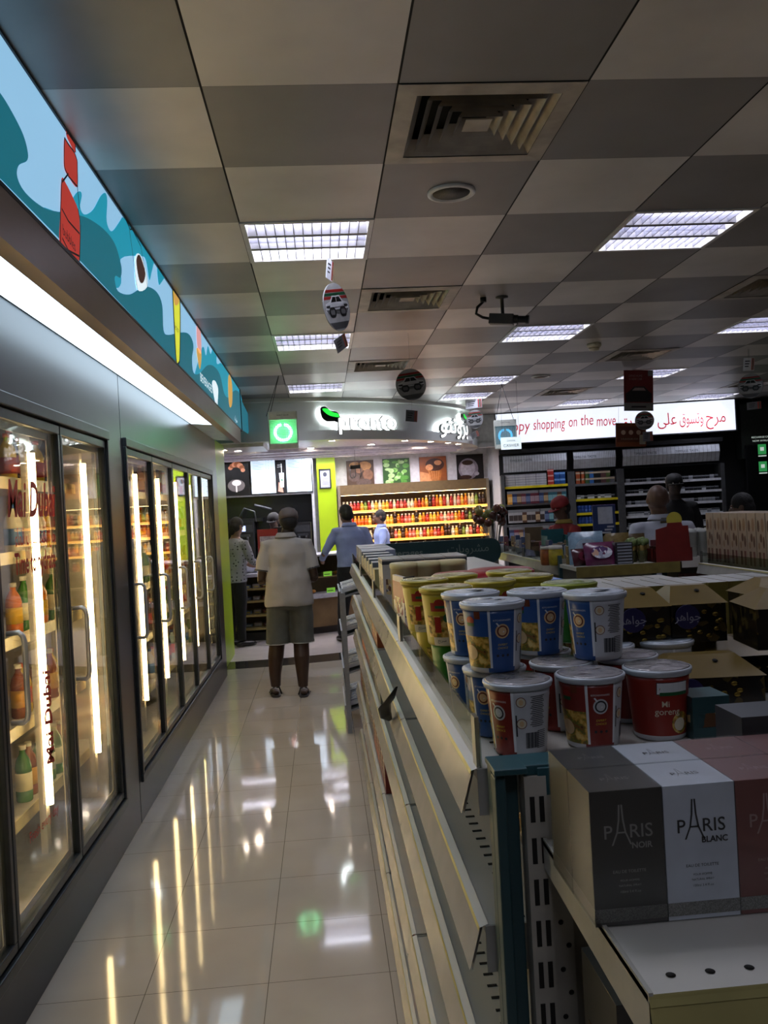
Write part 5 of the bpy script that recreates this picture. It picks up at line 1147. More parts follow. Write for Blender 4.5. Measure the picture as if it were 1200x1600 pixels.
# ================================================================== SECOND AND THIRD GONDOLA, checkout goods
G2 = [(1.13,.3),(.88,.3),(.62,.34),(.34,.36),(.07,.40)]
for i, (ya, yb) in enumerate(((5.02, 6.1),(6.1, 7.2))): gondola_bay(['white shelving bay with sweets in the middle of the shop, near half','white shelving bay with sweets in the middle of the shop, far half'][i], ya+.002, yb-.002, 1.44, 1.80, G2, group='bays of the sweets shelving in the middle', holes=False)
def simple_shelf(name, label, x0, y0, x1, y1, zs, rail_m, post=True):
    t = thing(name, label, 'shelving unit', (x0, y0, 0)); w = x1-x0; d = y1-y0
    b = B(); b.box(0, d-.01, .05, w, d, zs[0]+.03); b.build('back_panel', M('back panel cream', '#8d877a', .6), t)
    for x in (0, w-.02): b = B(); b.box(x, d-.03, 0, x+.02, d, zs[0]+.05); b.build('upright', teal, t)
    for z in zs:
        b = B(); b.box(.004, 0, z-.02, w-.004, d-.01, z); b.build('shelf', wm, t); b = B(); b.box(0, -.008, z-.055, w, -.001, z+.004); b.build('price_rail', rail_m, t)
    return t
ex0, ex1 = at(900,885,1,4.62).x, at(1062,880,1,4.62).x
simple_shelf('end_cap_shelf', 'sweets end shelf with a mustard front rail in the middle of the shop', ex0, 4.62, ex1, 4.99, (1.15,.85,.5,.15), M('mustard rail', '#6f6230', .4, 0, 0, .2, 20))
G3 = [(1.13,.3),(.88,.3),(.62,.34),(.34,.36),(.07,.40)]
gondola_bay('shelving bay of cream patterned boxes at the right edge', 3.45, 4.70, 2.13, 2.50, G3, group='bays of the right shelving', holes=False)
simple_shelf('end_cap_shelf', 'shelf of cup tubes on a teal post behind the patterned boxes', 2.10, 4.86, 2.55, 5.16, (1.15,.95,.6,.2), wm)
# patterned boxes
def patt():
    b = B(); w, d, h = .10, .085, .285; b.box(-w/2,-d/2,0,w/2,d/2,h,0)
    for sgn_, F in ((0, flat((-w/2-.0006,0,0),(0,-1,0),(0,0,1),(-1,0,0))), (1, flat((0,-d/2-.0006,0),(1,0,0),(0,0,1),(0,-1,0)))):
        for cx_, cy_, rx, ry, mi in ((-.022,.22,.012,.03,1),(.018,.225,.014,.035,2),(.0,.16,.012,.022,1),(-.02,.12,.009,.018,2),(.024,.14,.01,.03,1)): blob(b, cx_, cy_, rx, ry, mi, .0002*mi, F, n=12)
        rc(b, -.028, .018, -.006, .09, 1, .0003, F); rc(b, .01, .018, .03, .09, 3, .0003, F)
    return b.build('patterned_box', [M('box cream print', '#a28f7c', .4, 0, 0, .1, 20), M('box brown print', '#5a3a2a', .4), M('box tan print', '#8a6a4e', .4), M('box rose print', '#6d4038', .4)])
pbx = patt()
for k in range(11): 
    for r_ in (0, 1): place_first(pbx, USED, (2.2+r_*.115, 4.58-k*.092, 1.131), 0, 'tall cream box with brown leaf print in the row on the right shelving', 'cream patterned boxes on the right shelving', 'box')
b = B(); b.lathe([(.022,0),(.026,.14),(.03,.145),(.03,.15),(.02,.165),(.0001,.168)], seg=16); tb = b.build('cup_tube', M('frosted cups', '#a3a6a2', .3))
for k in range(12): place_first(tb, USED, (2.14+(k % 6)*.062+.02*(k//6), 4.93+.09*(k//6), 1.151), 0, 'tall stack of white plastic cups standing between the white shirt and the patterned boxes', 'white cup stacks', 'cup stack')
for k in range(5): carton('red and white sweets pack on the second shelf under the cup stacks', (2.16+k*.075, 4.93, .951), (.07,.08,.10), ('#5a2a24','#7a3a30','#b5aca0'), 0, 'pack', 'red and white packs under the cup stacks')
# sweets on the mustard end shelf
ey = 4.72
def exu(u, y=4.72): return at(u, 860, 1, y).x
def bag(label, loc, w, h, c1, c2, pat=None, rz=0, tilt=0, name='sweets_bag'):
    b = B(); n = 7
    for s in (-1, 1):
        vs = []; fs = []
        for i in range(n+1):
            for j in range(n+1):
                x = -w/2+w*i/n; z = h*j/n; e = math.sin(PI*i/n)**.6*math.sin(PI*j/n)**.6; vs.append((x, s*.028*e+random.uniform(-.002,.002)*e, z))
        for i in range(n):
            for j in range(n): fs.append((i*(n+1)+j, (i+1)*(n+1)+j, (i+1)*(n+1)+j+1, i*(n+1)+j+1))
        b.raw(vs, fs, 0, True)
    F = flat((0,-.031,h/2),(1,0,0),(0,0,1),(0,-1,0)); P = [(w*.33*math.cos(2*PI*k/14), h*.27*math.sin(2*PI*k/14)) for k in range(14)]
    b.raw([F(x, y, -.004) for x, y in P], [tuple(range(14))], 1)
    o = b.build(name, [M('bag '+c1, c1, .25, 0, 0, .3, 25, bump=.2), pat or M('bag2 '+c2, c2, .3, .2, 0, .3, 30)], None, loc, rz, label=label, cat='bag'); o.rotation_euler.x = tilt; return o
silver = multi('silver treat print', ['#b9bcc9','#5a3f6a','#c9a08a','#8f8fa5','#d9d6e0'], 45, .2)
bag('purple sweets bag with a shiny silver picture at the front of the mustard shelf', (exu(938), ey-.02, 1.152), .19, .135, '#5f2a4a', '#a9a0b5', silver, R(4), R(-18))
bag('pale blue sweets bag behind the purple one', (exu(925), ey+.10, 1.152), .2, .19, '#7f98ab', '#9fb0bd', None, R(-8), R(-8))
bag('dark red glossy sweets bag left of the purple one', (exu(912), ey+.02, 1.152), .13, .10, '#4a1f26', '#6f2a3a', None, R(20), R(-15))
for k in range(7):
    b = B(); b.rbox(-.05,-.04,0,.05,.04,.017,.008,0); b.box(-.042,-.0405,.004,.042,-.04,.013,1); b.build('striped_bar', [M('bar dark', '#24242a', .3), M('bar grey stripe', '#80838c', .35)], None, (exu(972), ey+.0, 1.151+k*.0175), label='black and grey snack bar in the stack right of the purple bag', cat='snack bar', group='black and grey snack bars in one stack')
for k in range(2): bag('grey violet pouch with a heart between the purple bag and the bar stack, number %s' % ('front','rear')[k] if 0 else ['grey violet pouch between the purple bag and the bar stack','second grey violet pouch just behind the first'][k], (exu(955)+k*.01, ey+.03+k*.07, 1.152), .09, .12, '#4f4858', '#3a3440')
for k in range(4):
    t = thing('flower_pouch', 'green and gold flower-shaped sweets pouch on the mustard shelf', 'sweets', (exu(988+8*k), ey+.02+.04*(k % 2), 1.151), 0, 'green and gold flower pouches')
    b = B(); b.lathe([(.014,0),(.022,.05),(.012,.1)], seg=10); b.build('stem_wrap', M('olive wrap', '#4a4a26', .4, 0, 0, .3, 30), t)
    b = B(); [b.ball((.018*math.cos(a*1.26), .018*math.sin(a*1.26), .115+.008*(a % 2)), .017, .012, .02) for a in range(5)]; b.build('petals', M('green petals', '#5f6f3f', .4, 0, 0, .4, 40), t)
    b = B(); b.ball((0,-.012,.085), .016, .01, .022); b.build('gold_sweet', M('gold sweet', '#a3884a', .3, .3), t)
t = thing('chocolate_display', 'red cardboard chocolate display with a yellow oval on top, on the mustard shelf', 'display box', (exu(1046), ey, 1.151))
rd = M('display red', '#641513', .45); w = .108
b = B(); b.box(-w,-.06,0,w*.98,-.055,.055,0); b.box(-w,-.06,0,-w+.004,.07,.075,0); b.box(w-.004,-.06,0,w,.07,.075,0); b.box(-w,-.06,0,w,.07,.004,0); b.text('PETIT', .022, lambda x,y,z:(x,-.061,.038+y), 1); b.text('CHOCOLATE', .018, lambda x,y,z:(x,-.061,.018+y), 1); b.build('tray', [rd, M('display text', '#b59a86', .4)], t)
b = B(); P = [(-w,.0),(w*.9,.0),(w*.8,.2),(w*.5,.2),(w*.45,.22),(-w*.3,.22),(-w*.35,.2),(-w*.95,.185)]; b.prism([(x, y) for x, y in P], -.07, -.066, 0, TX); b.build('back_card', rd, t)
b = B(); P = [(.045*math.cos(2*PI*k/24)+.01, .235+.045*math.sin(2*PI*k/24)) for k in range(24)]; b.prism(P, -.064, -.061, 0, TX); blobF = flat((.01,.0605,.235),(1,0,0),(0,0,1),(0,-1,0)); b.box(-.02,.060,.215,.04,.061,.228,1); b.box(-.015,.060,.24,.035,.061,.246,1); b.build('oval_card', [M('oval yellow', '#a39638', .4), M('oval ink', '#3a3320', .4)], t)
for r_ in range(2):
    for c_ in range(5): b = B(); b.box(-.018,-.008,0,.018,.008,.085,0); b.box(-.0182,-.0085,.02,.0182,-.008,.06,1); b.build('chocolate_bar', [M('bar brown', '#3a1d18', .3), M('bar pale label', '#6f5148', .4)], None, (exu(1046)-.09+c_*.043, ey-.035+r_*.05, 1.156), label='brown chocolate bar standing in the red display', cat='chocolate bar', group='chocolate bars in the red display')
bag('gold twisted sweets bag on the mustard shelf behind the bar stack', (exu(975), ey+.13, 1.152), .16, .17, '#6b5a34', '#8f7a48')
bag('brown gift sweets bag behind the flower pouches', (exu(1005), ey+.15, 1.152), .14, .16, '#4a3c26', '#7d6a42')
# left side of the middle shelving: open boxes, tubs, lollipop tree
def openbox(label, x, y, c, c2, w=.16, h=.2):
    t = thing('open_display_box', label, 'display box', (x, y, 1.131)); b = B(); mtl = M('obox '+c, c, .5)
    b.box(-w/2,-.08,0,w/2,.08,.004); b.box(-w/2,-.08,0,-w/2+.004,.08,h*.8); b.box(w/2-.004,-.08,0,w/2,.08,h*.8); b.box(-w/2,.076,0,w/2,.08,h); b.box(-w/2,-.08,0,w/2,-.076,h*.35)
    b.build('tray', mtl, t); b = B(); b.box(-w*.42,-.07,.004,w*.42,.07,h*.5); b.build('contents', M('obox2 '+c2, c2, .4, 0, 0, .35, 40), t)
openbox('teal open display box with brown edges on the middle shelving', 1.60, 5.75, '#1f5a5f', '#6b5a3a'); openbox('second teal open display box nearer the red cap', 1.66, 5.32, '#1d5560', '#4a3a2a', .18, .17); openbox('brown card display box left of the teal one', 1.57, 6.15, '#6f5c42', '#4a3a2a', .14, .21)
for k, (u, y, c, lb) in enumerate(((855,5.2,'#8a4a22','brown jar'),(868,5.15,'#a3922e','yellow stacked tub'),(868,5.3,'#9a8a30','yellow tub'))):
    b = B(); b.lathe([(.04,0),(.045,.01),(.045,.09),(.04,.1),(.043,.102),(.043,.115),(.0001,.118)], seg=20, mi=[0,0,0,1,1,1]); b.build('sweets_jar', [M('jar '+c, c, .3, 0, 0, .3, 30), M('jar lid '+c, '#b0aaa0', .4)], None, (at(u,860,1,y).x, y, 1.131), label='%s on the near corner of the middle shelving%s' % (lb, ['',' in front',' just behind'][k]), cat='jar')
for k in range(46):
    y = 5.3+random.uniform(0,1.8); x = 1.5+random.uniform(0,.22); c = ['#3c4a6a','#6a3a44','#8a8f9a','#54607a','#7a6a5a'][k % 5]
    carton('small %s sweets packet heaped on the far half of the middle shelving' % ['blue','red','grey','slate','tan'][k % 5], (x, y, 1.131), (.035,.03,.09+.05*random.random()), (c,'#9a9aa0',c), random.uniform(-1,1), 'packet', '%s packets heaped on the middle shelving' % ['blue','red','grey','slate','tan'][k % 5], 'sweets_packet')
for k in range(22):
    y = 5.1+k*.09; c = ['#3a4438','#4a3c30','#2f3a46','#56504a'][k % 4]; carton('dim %s packet on the second shelf of the middle shelving' % ['green','brown','blue','grey'][k % 4], (1.53, y, .881), (.07,.06,.11), (c,'#7d7d7a',c), 0, 'packet', 'dim %s packets on the second middle shelf' % ['green','brown','blue','grey'][k % 4], 'sweets_packet')
for k in range(16):
    x, y = ex0+.06+random.uniform(0,.45), 4.88+random.uniform(0,.08); c = ['#6a5a30','#5a2a2e','#3c4a2e','#7a7a80'][k % 4]
    carton('small %s packet standing in the back row of the mustard shelf' % ['gold','maroon','green','grey'][k % 4], (ex0+.05+k*.04, y, 1.1515), (.034,.03,.10+.04*random.random()), (c,'#9a9aa0',c), random.uniform(-.4,.4), 'packet', '%s packets at the back of the mustard shelf' % ['gold','maroon','green','grey'][k % 4], 'sweets_packet')
t = thing('lollipop_stand', 'lollipop stand with round brown and green lollipops beside the drinks header', 'lollipop stand', (at(778,830,1,6.6).x, 6.75, 0))
b = B(); b.lathe([(.14,0),(.14,.02),(.03,.04),(.025,1.12),(.07,1.14),(.07,1.2),(.0001,1.2)], seg=20); b.build('stand', M('stand white', '#8f9291', .4), t)
for k in range(20):
    a = k*2.4; rr_ = .05+.085*((k*7 % 5)/5+.2); z = 1.36+.13*((k*3 % 7)/7); x, y = rr_*math.cos(a), rr_*math.sin(a)*.7; x += .0
    l = B(); l.tube([(x*.3,y*.3,1.19),(x,y,z)], .0025, 6); l.build('stick', M('stand white', '#8f9291', .4), t)
    c = ['#4a2a20','#6f7338','#5a3020','#3a2018','#8a8040'][k % 5]; l = B(); l.ball((x,y,z+.02), .034, .03, .034); l.build('lollipop', M('lolly '+c, c, .22, 0, 0, .3, 30), t)
# blue promotional stand behind, and goods heap on the cash desk
t = tthing('promo_stand', 'dark blue promotional picture stand with a silver panel left of the red cap', 'display stand', 1.02, 2.2, 1.02)
b = B(); b.box(-.13,0,0,.13,.03,.42,0); b.box(-.07,-.004,.2,.10,0,.4,1); [b.box(-.06+.03*k,-.006,.05+.035*k,.05+.02*k,-.003,.07+.035*k,1) for k in range(4)]; b.box(-.15,-.02,-1.02,.15,.12,0,2); b.build('panel', [M('promo blue', '#1c2c52', .35), M('promo silver', '#a3a8b3', .3, .3), cab], t)

# ================================================================== FLY KILLERS
def flykiller(label, loc, rz, col, strength, sc=1.):
    t = thing('fly_killer', label, 'fly killer', loc, rz, 'hanging fly killer lamps'); w, h = .135*sc, .345*sc; pl = M('cream fly killer case', '#d3d6cc', .4)
    b = B(); b.rbox(-w,-.05,h-.075*sc,w,.05,h,.015); b.rbox(-w,-.05,0,w,.05,.045*sc,.015); b.box(-w,-.04,.04*sc,-w+.012,.04,h-.07*sc); b.box(w-.012,-.04,.04*sc,w,.04,h-.07*sc); b.build('case', pl, t, bevel=.003)
    b = B(); b.box(-w+.01,.03,.04*sc,w-.01,.034,h-.07*sc); b.build('glow_back', M('back '+col, '#a9d9b8' if sc == 1 else '#3f7f8f', .5), t)  # glow of the ring tube put into the panel colour
    b = B(); 
    for k in range(13): x = -w+.02+(2*w-.04)*k/12; b.box(x-.0012,-.045,.04*sc,x+.002,-.043,h-.07*sc)
    for k in range(14): z = .05*sc+(h-.13*sc)*k/13; b.box(-w+.01,-.046,z-.002,w-.01,-.044,z+.002)
    b.build('guard_grid', M('grid '+col, '#c3d6ca', .4), t)
    b = B(); n = 32; b.tube([(.075*sc*math.cos(R(100+340*k/n)), 0, .155*sc+.075*sc*math.sin(R(100+340*k/n))) for k in range(n+1)], .0135*sc, 10); b.build('ring_tube', EM('ring '+col, col, strength), t)
    b = B(); b.text('INSECT KILLER', .017*sc, lambda x,y,z:(x,-.0505,h-.035*sc+y), 0); b.build('name_text', M('notice black', '#1d1f20', .5), t)
    b = B(); H2 = ZC-loc[2]-.002; b.tube([(-w*.8,0,h),(-w*.1,0,H2)], .003, 6); b.tube([(w*.8,0,h),(-w*.1,0,H2)] if sc < 1 else [(-w*1.1,0,h*.9),(-w*.1,0,H2)], .003, 6); b.build('hanging_wire', bm_, t)
flykiller('hanging fly killer with a glowing green ring in front of the kiosk fascia', (-.32,8.0,2.15), R(6), '#93ffc0', 7)
pf = at(790,684,1,9.2); flykiller('hanging fly killer with a dim blue ring in front of the lightbox', (pf.x,9.2,2.13), R(-8), '#2fb0e8', 1.6, .9)
pf2 = at(799,702,1,9.0); t = thing('cashier_sign', 'small white hanging sign reading Online CASHIER below the blue fly killer', 'sign', (pf2.x, 9.0, pf2.z))
b = B(); b.box(-.11,-.004,0,.11,.004,.13,0); b.text('CASHIER', .045, lambda x,y,z:(x,-.0046,.04+y), 1); b.text('Online', .035, lambda x,y,z:(x,-.0046,.095+y), 1); b.build('board', [M('sign pale', '#a9abb0', .5), M('ink blue grey', '#2c3444', .5)], t)
b = B(); [b.tube([(s*.09,0,.13),(s*.09,0,ZC-pf2.z-.002)], .0012, 4) for s in (-1,1)]; b.build('hanging_wire', bm_, t)

# ================================================================== HANGING PROMOTIONS
ms = dict(grey=M('promo disc grey','#8f8f8f',.45), red=M('promo red','#a02824',.45), green=M('promo green','#1f5a3a',.45), ink=M('promo ink','#17181b',.4), white=M('promo white','#c3c5c9',.45), sil=M('promo car silver','#a9adb2',.35), dark=M('promo dark edge','#5a5a5c',.5))
ML = [ms[k] for k in ('grey','red','green','ink','white','sil','dark')]
def car(b, F, s, o):
    """small off-road car in three-quarter view"""
    g = lambda P, mi, oo: b.raw([F(x*s, y*s, o+oo) for x, y in P], [tuple(range(len(P)))], mi)
    g([(-1.0,-.12),(-.98,.16),(-.62,.26),(-.36,.56),(.34,.6),(.62,.3),(1.04,.2),(1.1,-.16),(.9,-.32),(-.84,-.32)], 4, 0)
    g([(-.52,.26),(-.3,.5),(-.02,.52),(-.02,.27)], 3, .0004); g([(.03,.27),(.03,.52),(.3,.53),(.5,.29)], 3, .0004); g([(.66,.12),(1.02,.1),(1.03,.0),(.68,.0)], 3, .0004); g([(-.98,-.12),(1.08,-.1),(.9,-.32),(-.84,-.32)], 6, .0003); g([(-.9,.0),(.5,.02),(.5,-.01),(-.9,-.03)], 6, .0004)
    for cx_ in (-.58, .42): blob(b, cx_*s, -.24*s, .24*s, .27*s, 3, o+.0006, F); blob(b, cx_*s, -.24*s, .12*s, .14*s, 6, o+.0009, F)
def mobile(label, u, v, y, hpx, rz, tilt, top=None, bot=None, zs=0):
    p = at(u, v, 1, y); r = hpx/2*y/FPX; t = thing('car_mobile', label, 'hanging mobile', (p.x, y, p.z), rz, 'hanging car promotion mobiles')
    T_ = Matrix.Rotation(tilt, 4, 'Y'); P = [(r*math.cos(2*PI*k/40), r*math.sin(2*PI*k/40)) for k in range(40)]; TT = T_ @ TX
    b = B(); b.prism(P, -.003, .003, 0, TT)
    for sd in (1, -1):
        F = lambda x, yy, z, sd=sd: TT @ Vector((x*sd, yy, (.0036+z)*-sd*-1 if sd < 0 else -(.0036+z)))
        def strip(y0, y1, mi):
            x0 = math.sqrt(max(0, 1-y0*y0))*.97; x1 = math.sqrt(max(0, 1-y1*y1))*.97; b.raw([F(-x0*r,y0*r,0),F(x0*r,y0*r,0),F(x1*r,y1*r,0),F(-x1*r,y1*r,0)], [(0,1,2,3)], mi)
        strip(.74,.62,1); strip(.60,.48,2); strip(.46,.34,1); strip(-.62,-.9,6); car(b, F, r*.82, .0006)
        F2 = lambda x, yy, z: F(x, yy, z)
    b.build('disc', ML, t, fixn=False)
    def cardp(nm, cx_, cz_, w, h, ang, dark):
        T2 = Matrix.Translation((cx_,0,cz_)) @ Matrix.Rotation(ang, 4, 'Y'); b = B(); b.box(-w/2,-.002,-h/2,w/2,.002,h/2,6 if dark else 4,T=T2); 
        for s in (-1, 1):
            b.box(w*.26,s*.0022,-h*.46,w*.34,s*.0027,h*.46,1,T=T2); b.box(w*.35,s*.0022,-h*.46,w*.41,s*.0027,h*.46,2,T=T2); b.box(w*.42,s*.0022,-h*.46,w*.48,s*.0027,h*.46,1,T=T2)
            for k in range(3): b.box(-w*.35,s*.0022,h*(.2-.2*k),w*(.1-.05*k),s*.0027,h*(.28-.2*k),3,T=T2)
        b.build(nm, ML, t)
    if top: q = at(top[0], top[1], 1, y)-p; cardp('price_tag', q.x, q.z, top[2], top[3], top[4], False); tz = q.z
    else: tz = r
    if bot: q2 = at(bot[0], bot[1], 1, y)-p; cardp('lower_card', q2.x, q2.z, bot[2], bot[3], bot[4], True)
    b = B(); b.tube([(0,0,ZC-p.z-.002),(0,0,r)] if not top else [(q.x,0,ZC-p.z-.002),(q.x,0,q.z+top[3]*.4),(0,0,r)], .0012, 5)
    if bot: b.tube([(0,0,-r),(q2.x,0,q2.z)], .001, 5)
    if y < 5: b.tube([(-.02,0,r),(-.055,0,r*.7),(-.08,0,r*.2),(-.13,0,r*.05)], .002, 6)
    b.build('string', M('white string', '#a9aaa8', .5), t)
mobile('car disc mobile hanging nearest, with a white price tag above and a card below', 526, 480, 4.4, 74, R(55), R(-14), (509,425,.055,.11,R(12)), (536,535,.115,.07,R(-28)))
mobile('large round car disc mobile hanging just beyond the second air vent', 642, 601, 6.3, 50, R(12), R(-8), None, (643,650,.09,.085,R(6)))
mobile('small far car disc mobile beside the green leaf of the Arabic sign', 742, 655, 10.4, 30, R(-40), R(0), (740,631,.23,.11,0), (742,679,.11,.08,R(-18)))
mobile('small car disc mobile hanging in front of the white lightbox', 1007, 657, 10.2, 30, R(-12), R(0), None, (1012,682,.12,.12,0))
mobile('car disc mobile hanging near the right edge of the photo', 1173, 603, 7.6, 40, R(-48), R(2), (1170,569,.1,.12,R(6)), (1178,634,.13,.07,0))
def poster(label, u0, v0, u1, v1, y, kind):
    p = at((u0+u1)/2, v1, 1, y); w = (u1-u0)/2*y/FPX; h = (v1-v0)*y/FPX; t = thing('hanging_poster', label, 'poster', (p.x, y, p.z), 0, None); t.rotation_euler.y = R(2.5)
    b = B(); b.box(-w,-.002,0,w,.002,h,0); F = flat((0,-.0026,0),(1,0,0),(0,0,1),(0,-1,0))
    if kind == 'red':
        rc(b,-w,0,w,h*.2,1,.0002,F); rc(b,w*.65,h*.86,w,h,1,.0002,F); g = lambda P, mi, oo: b.raw([F(x*w, y*h, oo) for x, y in P], [tuple(range(len(P)))], mi)
        g([(-.85,.22),(-.9,.42),(-.6,.5),(-.3,.6),(.4,.6),(.65,.5),(.9,.42),(.85,.22)], 2, .0004); g([(-.45,.5),(-.25,.57),(.35,.57),(.5,.5)], 3, .0006)
        b.text('DRIVE HOME', .03, lambda x,y_,z: F(x-w*.2,y_+h*.86,.0006), 3, width=w*.9); b.text('A NEW CAR', .03, lambda x,y_,z: F(x-w*.2,y_+h*.78,.0006), 3, width=w*.9); rc(b,-w*.5,h*.08,w*.5,h*.12,2,.0006,F)
    else:
        rc(b,-w*.9,h*.2,w*.9,h*.85,1,.0002,F); [blob(b,w*x,h*.6,.03,.03,2,.0004,F) for x in (-.5,0,.5)]; b.text('3 FLAVOURS FOR 10', .03, lambda x,y_,z: F(x,y_+h*.32,.0006), 3, width=w*1.3); rc(b, w*.55,h*.1,w*.95,h*.5,3,.0005,F)
    cs = ['#6f1d1c','#7d7d7c','#1b1416','#a08a84'] if kind == 'red' else ['#7a4020','#5a2c18','#b9a08a','#a39a86']
    b.build('sheet', [M('poster %s %d' % (kind, i), c, .4, 0, 0, .1) for i, c in enumerate(cs)], t, fixn=False)
    b = B(); [b.tube([(s*w*.8,0,h),(s*w*.8,0,ZC-p.z-.01)], .0012, 4) for s in (-1,1)]; b.build('string', M('white string', '#a9aaa8', .5), t)
poster('red hanging poster with a dark car in front of the ceiling lights', 974, 577, 1022, 642, 8.5, 'red')
poster('orange brown hanging poster low in front of the white lightbox', 961, 660, 1011, 698, 10.6, 'orange')

# ================================================================== PEOPLE
def solid(b, name, mats, parent, vox, smooth=4, it=.5):
    o = b.build(name, mats, parent, fixn=True)
    r = o.modifiers.new('merge', 'REMESH'); r.mode = 'VOXEL'; r.voxel_size = vox; r.use_smooth_shade = True
    s = o.modifiers.new('soft', 'SMOOTH'); s.factor = it; s.iterations = smooth
    return o
def hand(b, w, d, n, s, curl=.5):
    """palm, four fingers of unequal length and a thumb: wrist, direction, palm normal, side of the thumb"""
    w, d, n = Vector(w), Vector(d).normalized(), Vector(n).normalized(); x = d.cross(n)*s
    b.tube([w-d*.02, w+d*.02, w+d*.06, w+d*.088], [.024,.032,.038,.034], 12, 0, .42, up=n)
    for k, (off, ln) in enumerate(((.028,.072),(.010,.080),(-.009,.074),(-.027,.058))):
        p = w+d*.082+x*off; pts = [p]; dd = d.copy()
        for q in range(3): dd = (dd*math.cos(curl)+n*math.sin(curl)).normalized(); p = p+dd*ln/3; pts.append(p)
        b.tube(pts, [.0095,.009,.0085,.007], 8)
    p = w+d*.03+x*.034; b.tube([p, p+x*.022+d*.022+n*.008, p+x*.03+d*.048+n*.018], [.0125,.011,.009], 8)
FOLD = bpy.data.textures.new('cloth folds', 'CLOUDS'); FOLD.noise_scale = .16; FOLD.noise_depth = 1
def folds(o, st):
    d = o.modifiers.new('folds', 'DISPLACE'); d.texture = FOLD; d.strength = st; d.mid_level = .5; d.texture_coords = 'LOCAL'; return o
def person(label, loc, rz, H, o):
    """o: options; local +y is where the person faces, z up, sizes for a 1.75 m body"""
    k = H/1.75; t = thing('person', label, 'person', loc, rz); G = o.get
    t.scale = (k*G('wide', 1), k*G('wide', 1), k)
    lean = G('lean', 0.); bend = lambda p: Vector((p[0], p[1]+max(0, p[2]-.95)*lean, p[2]))
    hx = G('stance', .10); b = B(); cf = G('calf', 1)
    # legs
    for s in (-1, 1):
        fx, fy = G('feet', {}).get(s, (s*hx, 0))
        pts = [(s*.09,0,.90),(s*.095+ (fx-s*.095)*.2,.005+fy*.2,.72),(s*.095+(fx-s*.095)*.5,.015+fy*.5,.50),(fx-(fx-s*.095)*.2,fy*.8-.015,.36),(fx,fy-.01,.2),(fx,fy-.01,.09)]
        b.tube(pts, [.088,.082,.058*cf,.058*cf,.044*cf,.036*cf], 16); b.tube([(fx,fy-.055,.035),(fx+s*.004,fy,.045),(fx+s*.012,fy+.08,.032),(fx+s*.018,fy+.15,.022),(fx+s*.018,fy+.19,.018)], [.03,.036,.040,.044,.03], 12, 0, .62)
    W_ = G('girth', 1.)
    tor = [(.84,.15,.105),(.92,.172*W_,.118*W_),(1.02,.160*W_,.118*W_),(1.12,.155*W_,.115*W_),(1.24,.172,.12),(1.34,.185,.118),(1.41,.165,.098),(1.455,.105,.078),(1.49,.062,.062)]
    b.loft([(bend((0,0,z)), rx, ry) for z, rx, ry in tor], 24)
    hd = Vector(G('head', (0,.02,0))); hc = bend((0,0,1.635))+hd
    b.tube([bend((0,-.01,1.42)), bend((0,0,1.52))+hd*.5, hc-Vector((0,.01,.06))], [.066,.060,.058], 14)
    ht = Matrix.Translation(hc) @ Matrix.Rotation(R(G('turn', 0)), 4, 'Z') @ Matrix.Rotation(R(G('nod', 0)), 4, 'X')
    b.ball((0,-.012,.02), .077, .096, .098, 0, 20, 14, ht); b.ball((0,.02,-.035), .062, .073, .078, 0, 16, 12, ht); b.ball((0,.05,-.078), .034, .036, .03, 0, 12, 8, ht)
    b.tube([ht @ Vector((0,.083,.02)), ht @ Vector((0,.103,-.012)), ht @ Vector((0,.09,-.025))], [.009,.014,.012], 8)
    for s in (-1, 1):
        b.ball((s*.077,-.005,-.005), .010, .020, .032, 0, 10, 8, ht); b.ball((s*.03,.084,.028), .02, .01, .008, 0, 8, 6, ht)
    b.ball((0,.085,-.05), .022, .012, .007, 0, 10, 6, ht); b.ball((0,.083,-.062), .019, .012, .007, 0, 10, 6, ht)
    arms = {}
    for s in (-1, 1):
        A = G('arms', {}).get(s, ((s*.25,-.02,1.14),(s*.24,.10,.93)))
        sh = bend((s*.185,0,1.395)); el = bend(A[0]); wr = bend(A[1]); arms[s] = (sh, el, wr)
        b.tube([bend((s*.10,0,1.40)), sh, sh.lerp(el, .35), el], [.052,.056,.050,.038], 14); b.tube([el, el.lerp(wr, .35), wr], [.039,.037,.025], 14)
        dr = (wr-el).normalized(); nn = Vector((-s, 0, 0)) if abs(dr.x) < .8 else Vector((0,0,-1)); nn = (nn-dr*nn.dot(dr)).normalized(); hand(b, wr, dr, nn, -s if dr.z < -.5 else s, G('curl', .45))
    solid(b, 'body', M('skin '+G('skin', '#4a3022'), G('skin', '#4a3022'), .5, 0, 0, .08, 20), t, .0075, 3)
    # eyes
    e = B(); [e.ball((s*.03,.083,.016), .011, .008, .007, 0, 10, 8, ht) for s in (-1, 1)]; e.build('eyes', M('eye white', '#b9b2aa', .3), t)
    # trousers or shorts
    bm2 = M('cloth '+G('low', '#141416'), G('low', '#141416'), .8, 0, 0, .12, 12, bump=.2)
    zb = .09 if not G('shorts') else .49; b = B()
    b.loft([(bend((0,0,z)), rx, ry) for z, rx, ry in ((.80,.165*W_,.12*W_),(.88,.19*W_,.138*W_),(.96,.188*W_,.138*W_),(1.02,.18*W_,.13*W_))], 24)
    for s in (-1, 1):
        fx, fy = G('feet', {}).get(s, (s*hx, 0)); kx = s*.095+(fx-s*.095)*.5
        if G('shorts'): b.loft([((s*.098,0,.86),.098*W_,.118*W_),((s*.102,.0,.72),.104*W_,.118),((kx*.3+s*.075,.0,.60),.108,.118),((kx*.5+s*.06,.0,zb),.112,.122)], 20)
        else: b.tube([(s*.092,0,.88),(s*.095,.005,.72),(kx,.012,.5),(fx,fy-.01,.25),(fx,fy-.01,zb)], [.105*W_,.10,.078,.066,.062], 16)
